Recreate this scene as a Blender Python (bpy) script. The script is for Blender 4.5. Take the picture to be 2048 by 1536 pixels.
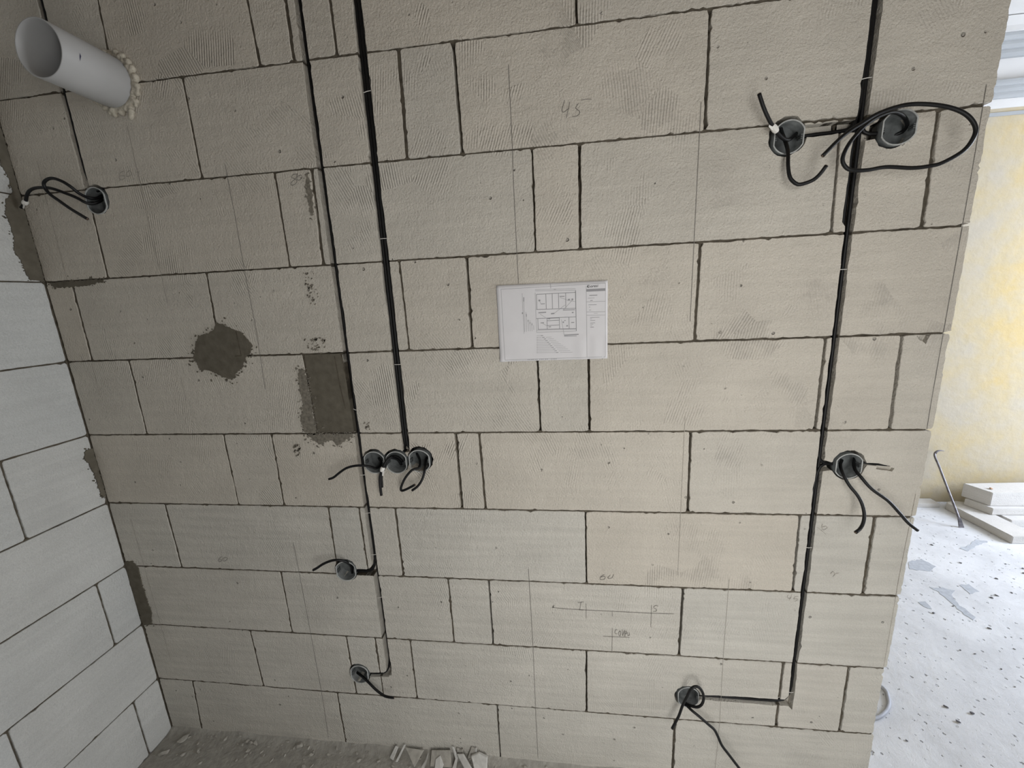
import bpy, bmesh, math, random
from mathutils import Vector, Matrix, noise
from mathutils.geometry import tessellate_polygon

for o in list(bpy.data.objects):
    bpy.data.objects.remove(o, do_unlink=True)
scene = bpy.context.scene
COL = scene.collection
PI = math.pi

# ------------------------------------------------------------------ camera
cam_data = bpy.data.cameras.new('camera')
cam_data.sensor_fit = 'HORIZONTAL'
cam_data.sensor_width = 36.0
cam_data.lens = 14.083
cam_data.clip_start = 0.02
cam = bpy.data.objects.new('camera', cam_data)
COL.objects.link(cam)
_r = Vector((0.99213, 0.11596, -0.04721)); _u = Vector((0.02114, 0.21649, 0.97606)); _f = Vector((-0.12341, 0.96937, -0.21234))
cam.matrix_world = Matrix(((_r.x, _u.x, -_f.x, 0.0), (_r.y, _u.y, -_f.y, -1.1065), (_r.z, _u.z, -_f.z, 1.6375), (0, 0, 0, 1)))
scene.camera = cam

# ------------------------------------------------------------------ world, window daylight, exposure
world = bpy.data.worlds.new('world')
scene.world = world
world.use_nodes = True
bg = world.node_tree.nodes['Background']
bg.inputs[0].default_value = (0.75, 0.86, 1.0, 1)
bg.inputs[1].default_value = 0.4

def window_light(name, loc, target, sx, sy, power, color):
    d = bpy.data.lights.new(name, 'AREA')
    d.shape = 'RECTANGLE'; d.size = sx; d.size_y = sy; d.energy = power; d.color = color
    o = bpy.data.objects.new(name, d)
    o.location = loc
    o.rotation_euler = (Vector(target) - Vector(loc)).to_track_quat('-Z', 'Y').to_euler()
    COL.objects.link(o)
    return o

window_light('daylight_front_door', (0.36, -1.50, 1.08), (0.36, 0, 1.08), 0.8, 1.95, 24, (1.0, 0.985, 0.95))
window_light('daylight_side_window', (5.05, -0.72, 1.35), (0, -0.72, 1.35), 0.9, 2.0, 74, (0.95, 0.98, 1.0))
window_light('daylight_far_window', (5.05, 0.75, 1.6), (0, 0.75, 1.6), 1.7, 1.7, 300, (0.74, 0.83, 1.0))

scene.view_settings.view_transform = 'Standard'
scene.view_settings.look = 'None'
scene.view_settings.gamma = 1.0
scene.view_settings.use_curve_mapping = False
scene.view_settings.exposure = 0.0

# ------------------------------------------------------------------ measured layout of the wall, in metres (x along the wall, z up)
JOINTS = {0: [(-1.1813, -1.188, 5, 6), (-0.7684, -0.7574, 6, 12), (-0.6609, -0.6617, 9, 3), (-0.5483, -0.5448, 7, 12), (0.0448, 0.0529, 5, 14)], 1: [(-0.9833, -0.9839, 6, 6), (-0.3832, -0.3877, 10, 3), (-0.245, -0.2409, 8, 12), (0.3491, 0.3503, 6, 14)], 2: [(-1.3561, -1.3612, 6, 5), (-0.7637, -0.7635, 6, 6), (-0.6558, -0.6611, 9, 4), (-0.0616, -0.0615, 4, 10), (0.0558, 0.0543, 7, 14), (0.6467, 0.654, 5, 10), (0.846, 0.8487, 10, 3)], 3: [(-1.4933, -1.4948, 7, 4), (-1.0296, -1.0347, 5, 8), (-0.4375, -0.435, 5, 12), (-0.2476, -0.2496, 8, 9), (0.3529, 0.3502, 7, 5)], 4: [(-1.3613, -1.3632, 5, 8), (-0.7657, -0.7601, 4, 1), (-0.0664, -0.0642, 5, 14), (0.0739, 0.0757, 6, 14), (0.6699, 0.6697, 8, 8), (0.8445, 0.8496, 8, 12)], 5: [(-1.0838, -1.0829, 4, 12), (-0.9168, -0.9174, 5, 6), (-0.3176, -0.3164, 9, 9), (-0.2463, -0.2421, 7, 4), (0.3528, 0.3544, 6, 10)], 6: [(-1.3623, -1.3596, 6, 12), (-0.7627, -0.7655, 5, 7), (-0.6577, -0.656, 6, 6), (-0.5352, -0.5349, 8, 4), (0.0623, 0.0634, 4, 14), (0.6577, 0.6619, 6, 10), (0.8487, 0.8496, 10, 4)], 7: [(-0.9761, -0.9771, 5, 9), (-0.3823, -0.3819, 5, 10), (-0.2479, -0.2476, 6, 12), (0.3526, 0.3505, 6, 12)], 8: [(-1.1434, -1.138, 6, 8), (-0.7728, -0.7674, 6, 6), (-0.6651, -0.6644, 4, 10), (-0.538, -0.5382, 5, 9), (0.0615, 0.0596, 5, 12), (0.659, 0.6582, 8, 5), (0.8436, 0.8454, 9, 4)], 9: [(-1.4384, -1.454, 5, 12), (-0.8437, -0.8435, 5, 14), (-0.2482, -0.2491, 5, 14), (0.3478, 0.3474, 8, 6)]}
BOXES = {'b1': (0.5375, 1.9704), 'b2': (0.765, 1.9678), 'b3': (-1.3339, 1.9673), 'b4': (-0.5839, 1.1543), 'b5': (-0.5122, 1.1546), 'b6': (-0.4379, 1.1597), 'b7': (-0.7344, 0.7628), 'b8': (-0.7426, 0.3403), 'b9': (0.7663, 1.1472), 'b10': (0.3847, 0.3451)}
CABLES = {'box1_up': [(0.5757, 0.035, 1.992), (0.5611, 0.02, 1.9805), (0.5358, 0.0, 1.9652), (0.5129, -0.012, 1.9715), (0.4951, -0.022, 1.9851), (0.4806, -0.03, 1.9978), (0.4613, -0.04, 2.0219), (0.4463, -0.045, 2.0508)], 'box1_down': [(0.5335, 0.03, 1.9994), (0.528, 0.012, 1.9849), (0.5322, -0.002, 1.9574), (0.532, -0.015, 1.9342), (0.5296, -0.025, 1.905), (0.5325, -0.03, 1.88), (0.539, -0.032, 1.8684), (0.5501, -0.035, 1.8593), (0.5653, -0.038, 1.8606), (0.5794, -0.042, 1.8659), (0.5901, -0.045, 1.8768), (0.598, -0.05, 1.8913)], 'box2_loop': [(0.7732, 0.036, 1.961), (0.7857, 0.032, 1.9649), (0.7967, 0.025, 1.9688), (0.7942, 0.012, 1.9757), (0.7791, -0.002, 1.986), (0.7559, -0.014, 1.9946), (0.732, -0.022, 1.9956), (0.698, -0.03, 1.9839), (0.6691, -0.038, 1.9637), (0.6422, -0.045, 1.9327), (0.6313, -0.047, 1.9027), (0.6417, -0.047, 1.8835), (0.6598, -0.047, 1.8769), (0.6876, -0.045, 1.8762), (0.7275, -0.042, 1.88), (0.7761, -0.045, 1.8732), (0.8075, -0.05, 1.8733), (0.8279, -0.055, 1.8771), (0.8571, -0.062, 1.8951), (0.8686, -0.066, 1.9167), (0.8696, -0.066, 1.9375), (0.8534, -0.064, 1.9612), (0.826, -0.06, 1.9794), (0.7851, -0.056, 1.9924), (0.7413, -0.05, 1.9981), (0.6957, -0.048, 1.9888), (0.6593, -0.05, 1.97), (0.6239, -0.052, 1.9479), (0.5848, -0.055, 1.9102)], 'box3_corner': [(-1.3457, 0.03, 1.9809), (-1.3426, 0.012, 1.968), (-1.3529, 0.0, 1.9614), (-1.3583, -0.012, 1.963), (-1.373, -0.02, 1.9753), (-1.3997, -0.026, 1.9884), (-1.4292, -0.03, 2.0005), (-1.4569, -0.03, 2.0057), (-1.4892, -0.028, 2.0071), (-1.5142, -0.026, 2.0016), (-1.5308, -0.024, 1.9891), (-1.5411, -0.022, 1.9776), (-1.5558, -0.02, 1.9678), (-1.5664, -0.02, 1.9613)], 'box3_loop': [(-1.3472, 0.03, 1.9892), (-1.3475, 0.012, 1.978), (-1.3532, -0.005, 1.9771), (-1.3538, -0.025, 1.9836), (-1.3573, -0.04, 1.9988), (-1.3707, -0.048, 2.0115), (-1.3937, -0.05, 2.02), (-1.4135, -0.05, 2.0181), (-1.4272, -0.05, 2.0093), (-1.4289, -0.048, 1.9962), (-1.4206, -0.046, 1.9808), (-1.3992, -0.046, 1.9638), (-1.3632, -0.05, 1.9388), (-1.3284, -0.055, 1.9185), (-1.3047, -0.06, 1.9059)], 'box4': [(-0.5868, 0.036, 1.1555), (-0.5779, 0.03, 1.1421), (-0.5778, 0.015, 1.1347), (-0.5845, 0.004, 1.1333), (-0.5911, -0.008, 1.1426), (-0.608, -0.018, 1.1516), (-0.6345, -0.025, 1.1542), (-0.6612, -0.03, 1.1486), (-0.6846, -0.033, 1.1344), (-0.7043, -0.036, 1.1201), (-0.7192, -0.038, 1.1155)], 'box5': [(-0.5122, 0.034, 1.1326), (-0.5166, 0.022, 1.1536), (-0.5247, 0.008, 1.1664), (-0.5319, -0.005, 1.1709), (-0.5404, -0.014, 1.1613), (-0.5506, -0.02, 1.1408), (-0.5604, -0.022, 1.1146), (-0.5623, -0.024, 1.0843), (-0.5615, -0.026, 1.0568)], 'box5_stub': [(-0.5072, 0.034, 1.1426), (-0.5147, 0.024, 1.1607), (-0.5258, 0.012, 1.1716), (-0.531, 0.0, 1.1727), (-0.5367, -0.01, 1.1596), (-0.5491, -0.014, 1.1362), (-0.5579, -0.016, 1.1156), (-0.5587, -0.018, 1.097), (-0.5593, -0.019, 1.0808)], 'box6_loop': [(-0.4587, 0.036, 1.1695), (-0.4456, 0.022, 1.1558), (-0.4397, 0.005, 1.1456), (-0.4403, -0.008, 1.1398), (-0.4574, -0.018, 1.1376), (-0.4778, -0.024, 1.1162), (-0.4917, -0.026, 1.0919), (-0.4956, -0.027, 1.0788), (-0.4919, -0.028, 1.0745), (-0.4783, -0.028, 1.0791), (-0.448, -0.03, 1.0954)], 'box6_down': [(-0.4268, 0.034, 1.1566), (-0.4266, 0.02, 1.1489), (-0.4226, 0.002, 1.1412), (-0.4209, -0.014, 1.1273), (-0.4286, -0.022, 1.1061), (-0.4414, -0.027, 1.0891), (-0.4588, -0.031, 1.077)], 'box7': [(-0.7343, 0.034, 0.7285), (-0.7219, 0.015, 0.7675), (-0.7226, 0.0, 0.7938), (-0.7337, -0.012, 0.8113), (-0.7513, -0.02, 0.8186), (-0.7709, -0.024, 0.8162), (-0.7933, -0.03, 0.8083), (-0.8111, -0.034, 0.7974), (-0.8258, -0.036, 0.7897)], 'box8': [(-0.7841, 0.035, 0.3113), (-0.7453, 0.01, 0.3229), (-0.7074, -0.01, 0.3186), (-0.6768, -0.02, 0.3002), (-0.648, -0.026, 0.2854), (-0.6289, -0.028, 0.2825), (-0.6072, -0.03, 0.2837)], 'box9_short': [(0.768, 0.034, 1.1507), (0.7531, 0.015, 1.1441), (0.7461, -0.01, 1.1299), (0.7549, -0.025, 1.1046), (0.7709, -0.035, 1.0811), (0.7801, -0.042, 1.0597), (0.7847, -0.048, 1.0342), (0.7804, -0.055, 1.0128), (0.7694, -0.062, 0.9986), (0.7544, -0.07, 0.9931)], 'box9_long': [(0.8003, 0.034, 1.1581), (0.7882, 0.018, 1.1466), (0.7838, 0.002, 1.1355), (0.7869, -0.014, 1.1248), (0.8068, -0.03, 1.097), (0.8423, -0.04, 1.0687), (0.8696, -0.045, 1.0378), (0.8901, -0.05, 1.0124), (0.9116, -0.055, 0.9936)], 'box10_loop': [(0.3862, 0.034, 0.2945), (0.383, 0.012, 0.3044), (0.3868, -0.004, 0.3152), (0.3947, -0.012, 0.3217), (0.4076, -0.02, 0.3296), (0.4179, -0.026, 0.3476), (0.4215, -0.03, 0.3752), (0.4158, -0.034, 0.4038), (0.4031, -0.036, 0.4247), (0.3887, -0.038, 0.4284), (0.3773, -0.038, 0.416), (0.369, -0.036, 0.3864), (0.3589, -0.034, 0.3517), (0.3479, -0.036, 0.3101), (0.3378, -0.038, 0.2842), (0.327, -0.042, 0.2629)], 'box10_long': [(0.3731, 0.034, 0.3004), (0.3746, 0.014, 0.3047), (0.3797, -0.004, 0.3145), (0.3926, -0.02, 0.3138), (0.4145, -0.03, 0.3024), (0.4395, -0.036, 0.283), (0.4561, -0.04, 0.2695), (0.4657, -0.045, 0.2509), (0.4775, -0.05, 0.2235), (0.4978, -0.055, 0.1959), (0.5294, -0.06, 0.1521), (0.5508, -0.07, 0.1268)]}
TAPES = [(0.4951, -0.022, 1.9851), (-1.545, -0.022, 1.9723), (-0.5404, -0.012, 1.1373)]
PENCIL = [[(-1.1775, 2.152), (-1.179, 2.074), (-1.1778, 1.98), (-1.1806, 1.8372), (-1.1771, 1.7562), (-1.1779, 1.6686)], [(-0.9046, 2.0285), (-0.9044, 1.9597), (-0.9031, 1.9008), (-0.9046, 1.7444), (-0.9023, 1.5814), (-0.9074, 1.396)], [(-1.4949, 2.087), (-1.5003, 1.9876), (-1.5042, 1.7514)], [(-1.4973, 1.4937), (-1.5001, 1.3877)], [(-0.1118, 2.1859), (-0.1108, 2.0272), (-0.1116, 1.9006), (-0.1101, 1.6718)], [(-0.1168, 0.7957), (-0.1132, 0.5014), (-0.1135, 0.2542), (-0.1124, 0.0307)], [(0.3382, 2.0621), (0.3376, 1.8671), (0.3365, 1.5538)], [(0.335, 1.2931), (0.3353, 0.8142), (0.3346, 0.7935)], [(0.4821, 0.7862), (0.4826, 0.501), (0.4868, 0.256), (0.4842, 0.0573)], [(-0.9076, 0.865), (-0.9062, 0.7361), (-0.9043, 0.2619), (-0.9098, 0.0348)], [(-1.512, 0.9389), (-1.5107, 0.7098), (-1.5069, 0.3421)], [(-1.1895, 1.4389), (-1.1876, 1.3606)], [(0.9304, 2.0392), (0.933, 1.8228), (0.9344, 1.3719), (0.9359, 1.2523)], [(0.9378, 1.0686), (0.9337, 0.8161), (0.9357, 0.5086)]]
WRITING = {'plan sketch': [[(-0.0436, 0.6581), (0.015, 0.6552), (0.1386, 0.6548), (0.2592, 0.6545), (0.3282, 0.6561)], [(0.0613, 0.6785), (0.0615, 0.6246)], [(0.1422, 0.655), (0.1431, 0.6368)], [(0.2614, 0.6846), (0.2615, 0.6037)], [(0.143, 0.5937), (0.1427, 0.5005)], [(0.1142, 0.5594), (0.1966, 0.5604)], [(0.0361, 0.6808), (0.0537, 0.6846)], [(0.0461, 0.6825), (0.041, 0.6542)], [(0.0389, 0.6541), (0.0524, 0.6543)], [(0.2812, 0.6809), (0.2762, 0.6837), (0.2694, 0.6802), (0.269, 0.6738), (0.277, 0.6687), (0.2758, 0.6632), (0.267, 0.661)], [(-0.0457, 0.6567), (-0.0424, 0.6643), (-0.0404, 0.659), (-0.0452, 0.6587)], [(-0.0391, 0.6681), (-0.0419, 0.6589)], [(0.159, 0.5861), (0.1543, 0.587), (0.1517, 0.5806), (0.1524, 0.5724), (0.1592, 0.5719)], [(0.1677, 0.5834), (0.1636, 0.5777), (0.1637, 0.5677), (0.1668, 0.5641), (0.1694, 0.5706), (0.1687, 0.5805), (0.1673, 0.5834)], [(0.1742, 0.5878), (0.1752, 0.566)], [(0.1752, 0.566), (0.1809, 0.5857)], [(0.1813, 0.5863), (0.1806, 0.5638)], [(0.185, 0.584), (0.1829, 0.5615)], [(0.185, 0.5835), (0.1881, 0.5812), (0.1866, 0.5737), (0.1841, 0.574)], [(0.1906, 0.5794), (0.1903, 0.5695), (0.1936, 0.5672), (0.196, 0.5723)], [(0.1959, 0.5798), (0.1965, 0.5674)]], '45 top': [[(0.021, 2.0966), (0.0145, 2.0755), (0.019, 2.0715), (0.0312, 2.0786)], [(0.0341, 2.0918), (0.0248, 2.0582)], [(0.0614, 2.0932), (0.0748, 2.0941), (0.0854, 2.0928)], [(0.0544, 2.0871), (0.0477, 2.077), (0.0566, 2.0702), (0.0557, 2.0635), (0.0481, 2.0596), (0.0396, 2.0595)]], '60 left': [[(-1.2203, 2.0385), (-1.2338, 2.0341), (-1.2403, 2.0215), (-1.2349, 2.0161), (-1.2235, 2.0201), (-1.2237, 2.0267), (-1.2361, 2.0261)], [(-1.2021, 2.0381), (-1.2139, 2.0325), (-1.2164, 2.0238), (-1.2084, 2.0232), (-1.1984, 2.0296), (-1.2021, 2.0381)], [(-1.1837, 2.0317), (-1.1753, 2.0327), (-1.1813, 2.0185)]], '80': [[(-0.6967, 1.9884), (-0.7095, 1.9885), (-0.7151, 1.9821), (-0.707, 1.9777), (-0.7015, 1.9716), (-0.7102, 1.9635), (-0.7202, 1.9636), (-0.7195, 1.9693), (-0.7047, 1.9782), (-0.6967, 1.9884)], [(-0.6873, 1.9861), (-0.6976, 1.9832), (-0.7008, 1.9753), (-0.6938, 1.9735), (-0.6854, 1.9798), (-0.6873, 1.9861)]], '60 low left': [[(-1.1874, 0.8016), (-1.2002, 0.7938), (-1.2059, 0.7836), (-1.1998, 0.7804), (-1.1914, 0.7877), (-1.2009, 0.7888)], [(-1.1724, 0.7997), (-1.1856, 0.7943), (-1.1864, 0.7844), (-1.1763, 0.7863), (-1.1683, 0.7964), (-1.1732, 0.8002)]], '60 mid': [[(0.1186, 0.7867), (0.1086, 0.7793), (0.1053, 0.7729), (0.106, 0.7675), (0.1167, 0.7687), (0.1207, 0.7752), (0.118, 0.7805), (0.1073, 0.7761)], [(0.1359, 0.7852), (0.1287, 0.7755), (0.1313, 0.7733), (0.1406, 0.7753), (0.1458, 0.7879)]], '45 low': [[(0.6503, 0.7415), (0.6476, 0.7324), (0.6541, 0.7283), (0.6588, 0.7334)], [(0.6593, 0.7414), (0.6541, 0.7227)], [(0.6676, 0.7338), (0.6769, 0.7369)], [(0.6676, 0.7338), (0.666, 0.7277), (0.6744, 0.7288), (0.6757, 0.7238), (0.6697, 0.7195)]], 'scribble': [[(0.7172, 0.9744), (0.7172, 0.9625), (0.7222, 0.9558), (0.7313, 0.9628), (0.7255, 0.9673), (0.7182, 0.9643)], [(0.7046, 0.964), (0.7163, 0.9542), (0.7298, 0.9417)], [(0.7559, 0.8162), (0.7612, 0.8241), (0.7669, 0.8148), (0.7632, 0.8069)], [(0.7669, 0.8148), (0.7771, 0.82)]]}
PATCH = {'blot': [(-1.0299, 1.6042), (-1.012, 1.5989), (-0.9807, 1.5836), (-0.9522, 1.5717), (-0.9358, 1.5507), (-0.9243, 1.5315), (-0.9359, 1.5081), (-0.952, 1.4974), (-0.9688, 1.4672), (-1.0003, 1.4436), (-1.0148, 1.4258), (-1.0474, 1.4398), (-1.0858, 1.4605), (-1.1149, 1.4596), (-1.1221, 1.4828), (-1.1289, 1.4994), (-1.1199, 1.5218), (-1.1106, 1.5457), (-1.0969, 1.5659), (-1.0596, 1.5741), (-1.0397, 1.5843)], 'fill': [(-0.7667, 1.4994), (-0.6438, 1.4988), (-0.6449, 1.4733), (-0.6416, 1.2491), (-0.7624, 1.2517), (-0.7624, 1.3425), (-0.7647, 1.4091), (-0.7627, 1.484)], 'smear_side': [(-0.7677, 1.4544), (-0.7897, 1.45), (-0.7948, 1.3894), (-0.7897, 1.3533), (-0.7978, 1.3248), (-0.8095, 1.296), (-0.8002, 1.2547), (-0.7622, 1.2531), (-0.7624, 1.3425), (-0.7661, 1.4091)], 'smear_low': [(-0.7919, 1.2466), (-0.7591, 1.2127), (-0.7301, 1.2234), (-0.713, 1.2287), (-0.6996, 1.2099), (-0.6703, 1.2259), (-0.6467, 1.2417), (-0.6431, 1.2483)], 'smear_top': [(-0.7534, 1.5083), (-0.7312, 1.5318), (-0.7054, 1.5478), (-0.6883, 1.5424), (-0.7085, 1.5286), (-0.7344, 1.5125)], 'corner_strip': [(-1.5928, 0.7644), (-1.5533, 0.7721), (-1.5364, 0.7439), (-1.5393, 0.6814), (-1.5367, 0.6072), (-1.5324, 0.5534), (-1.5462, 0.5021), (-1.5844, 0.4952)], 'bed_smear_c': [(-1.5768, 1.7461), (-1.4958, 1.7494), (-1.3721, 1.7475), (-1.3834, 1.7392), (-1.4477, 1.7321), (-1.5567, 1.73)], 'joint_smear_2': [(-0.6765, 1.9853), (-0.6669, 1.9907), (-0.6646, 1.9342), (-0.6671, 1.8832), (-0.6763, 1.8813), (-0.6795, 1.9416)]}
LEFTPATCH = [[(0.0464, 2.2457), (0.0376, 2.2003), (0.0261, 2.1285), (0.0234, 2.0772), (0.015, 2.0396), (0.0165, 2.0054), (0.0376, 1.9804), (0.0482, 1.9445), (0.0436, 1.9181), (0.0441, 1.8835), (0.0519, 1.8407), (0.0438, 1.8132), (0.0408, 1.7775), (0.0342, 1.756), (0.0004, 1.752), (0.0004, 2.2457)], [(0.0093, 1.2038), (0.0254, 1.1978), (0.0313, 1.179), (0.0217, 1.1515), (0.0169, 1.1092), (0.0151, 1.0658), (0.0148, 1.0281), (0.0004, 1.0241), (0.0004, 1.2038)]]
PAPER = [(-0.1705, 1.6691), (0.1247, 1.6676), (0.1245, 1.4613), (-0.1708, 1.4604)]
PRINT = {'thin': [[(-0.158, 1.6588), (0.1192, 1.6609)], [(-0.158, 1.6588), (-0.1567, 1.4652)], [(-0.1567, 1.4652), (0.1193, 1.4665)], [(0.1192, 1.6609), (0.1193, 1.4665)], [(0.0694, 1.6564), (0.07, 1.4671)], [(0.0695, 1.6151), (0.1185, 1.6145)], [(0.0696, 1.5886), (0.1186, 1.5874)], [(0.0696, 1.5797), (0.1186, 1.5785)], [(-0.101, 1.6456), (-0.1002, 1.5369)], [(-0.066, 1.6455), (-0.0655, 1.539)], [(-0.0655, 1.539), (0.0423, 1.5391)], [(-0.0659, 1.6503), (0.0413, 1.6467)], [(0.0421, 1.6474), (0.0423, 1.5391)], [(-0.0645, 1.5448), (0.0415, 1.5441)], [(-0.0971, 1.6317), (-0.0983, 1.5418)], [(-0.0928, 1.5956), (-0.0932, 1.5417)], [(-0.0877, 1.5748), (-0.0878, 1.5431)], [(-0.0828, 1.5729), (-0.0831, 1.543)], [(-0.078, 1.5661), (-0.078, 1.5428)], [(-0.0732, 1.5593), (-0.0729, 1.5459)], [(-0.0159, 1.589), (0.0132, 1.6097)], [(0.0081, 1.5961), (0.0345, 1.6231)], [(-0.0002, 1.6296), (0.0183, 1.6231)], [(0.0026, 1.5711), (0.0092, 1.5287)], [(-0.0544, 1.6224), (-0.0514, 1.615)], [(-0.0547, 1.5882), (-0.0401, 1.5786)], [(0.0175, 1.6215), (0.0401, 1.6173)], [(-0.0489, 1.5633), (-0.0374, 1.5562)], [(-0.0657, 1.6535), (0.0413, 1.6506)]], 'mid': [[(-0.0626, 1.6408), (0.0412, 1.6412)], [(-0.0626, 1.6408), (-0.0626, 1.6016)], [(-0.0374, 1.6409), (-0.0374, 1.6014)], [(-0.0206, 1.6409), (-0.0205, 1.6014)], [(-0.0037, 1.6412), (-0.0036, 1.6015)], [(0.0151, 1.6413), (0.015, 1.6015)], [(-0.0643, 1.6009), (0.0415, 1.5995)], [(0.0409, 1.6451), (0.0415, 1.5995)], [(-0.0656, 1.5768), (0.0412, 1.5769)], [(-0.0609, 1.5766), (-0.061, 1.548)], [(-0.036, 1.5768), (-0.0364, 1.547)], [(-0.003, 1.5767), (-0.0028, 1.5466)], [(0.0227, 1.5765), (0.0229, 1.5465)], [(-0.0619, 1.5472), (0.0416, 1.5457)], [(0.0415, 1.5995), (0.0418, 1.5391)], [(-0.0354, 1.5697), (-0.0032, 1.57)], [(-0.0358, 1.5565), (-0.0034, 1.5569)], [(-0.0355, 1.5759), (-0.003, 1.5759)]]}
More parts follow.
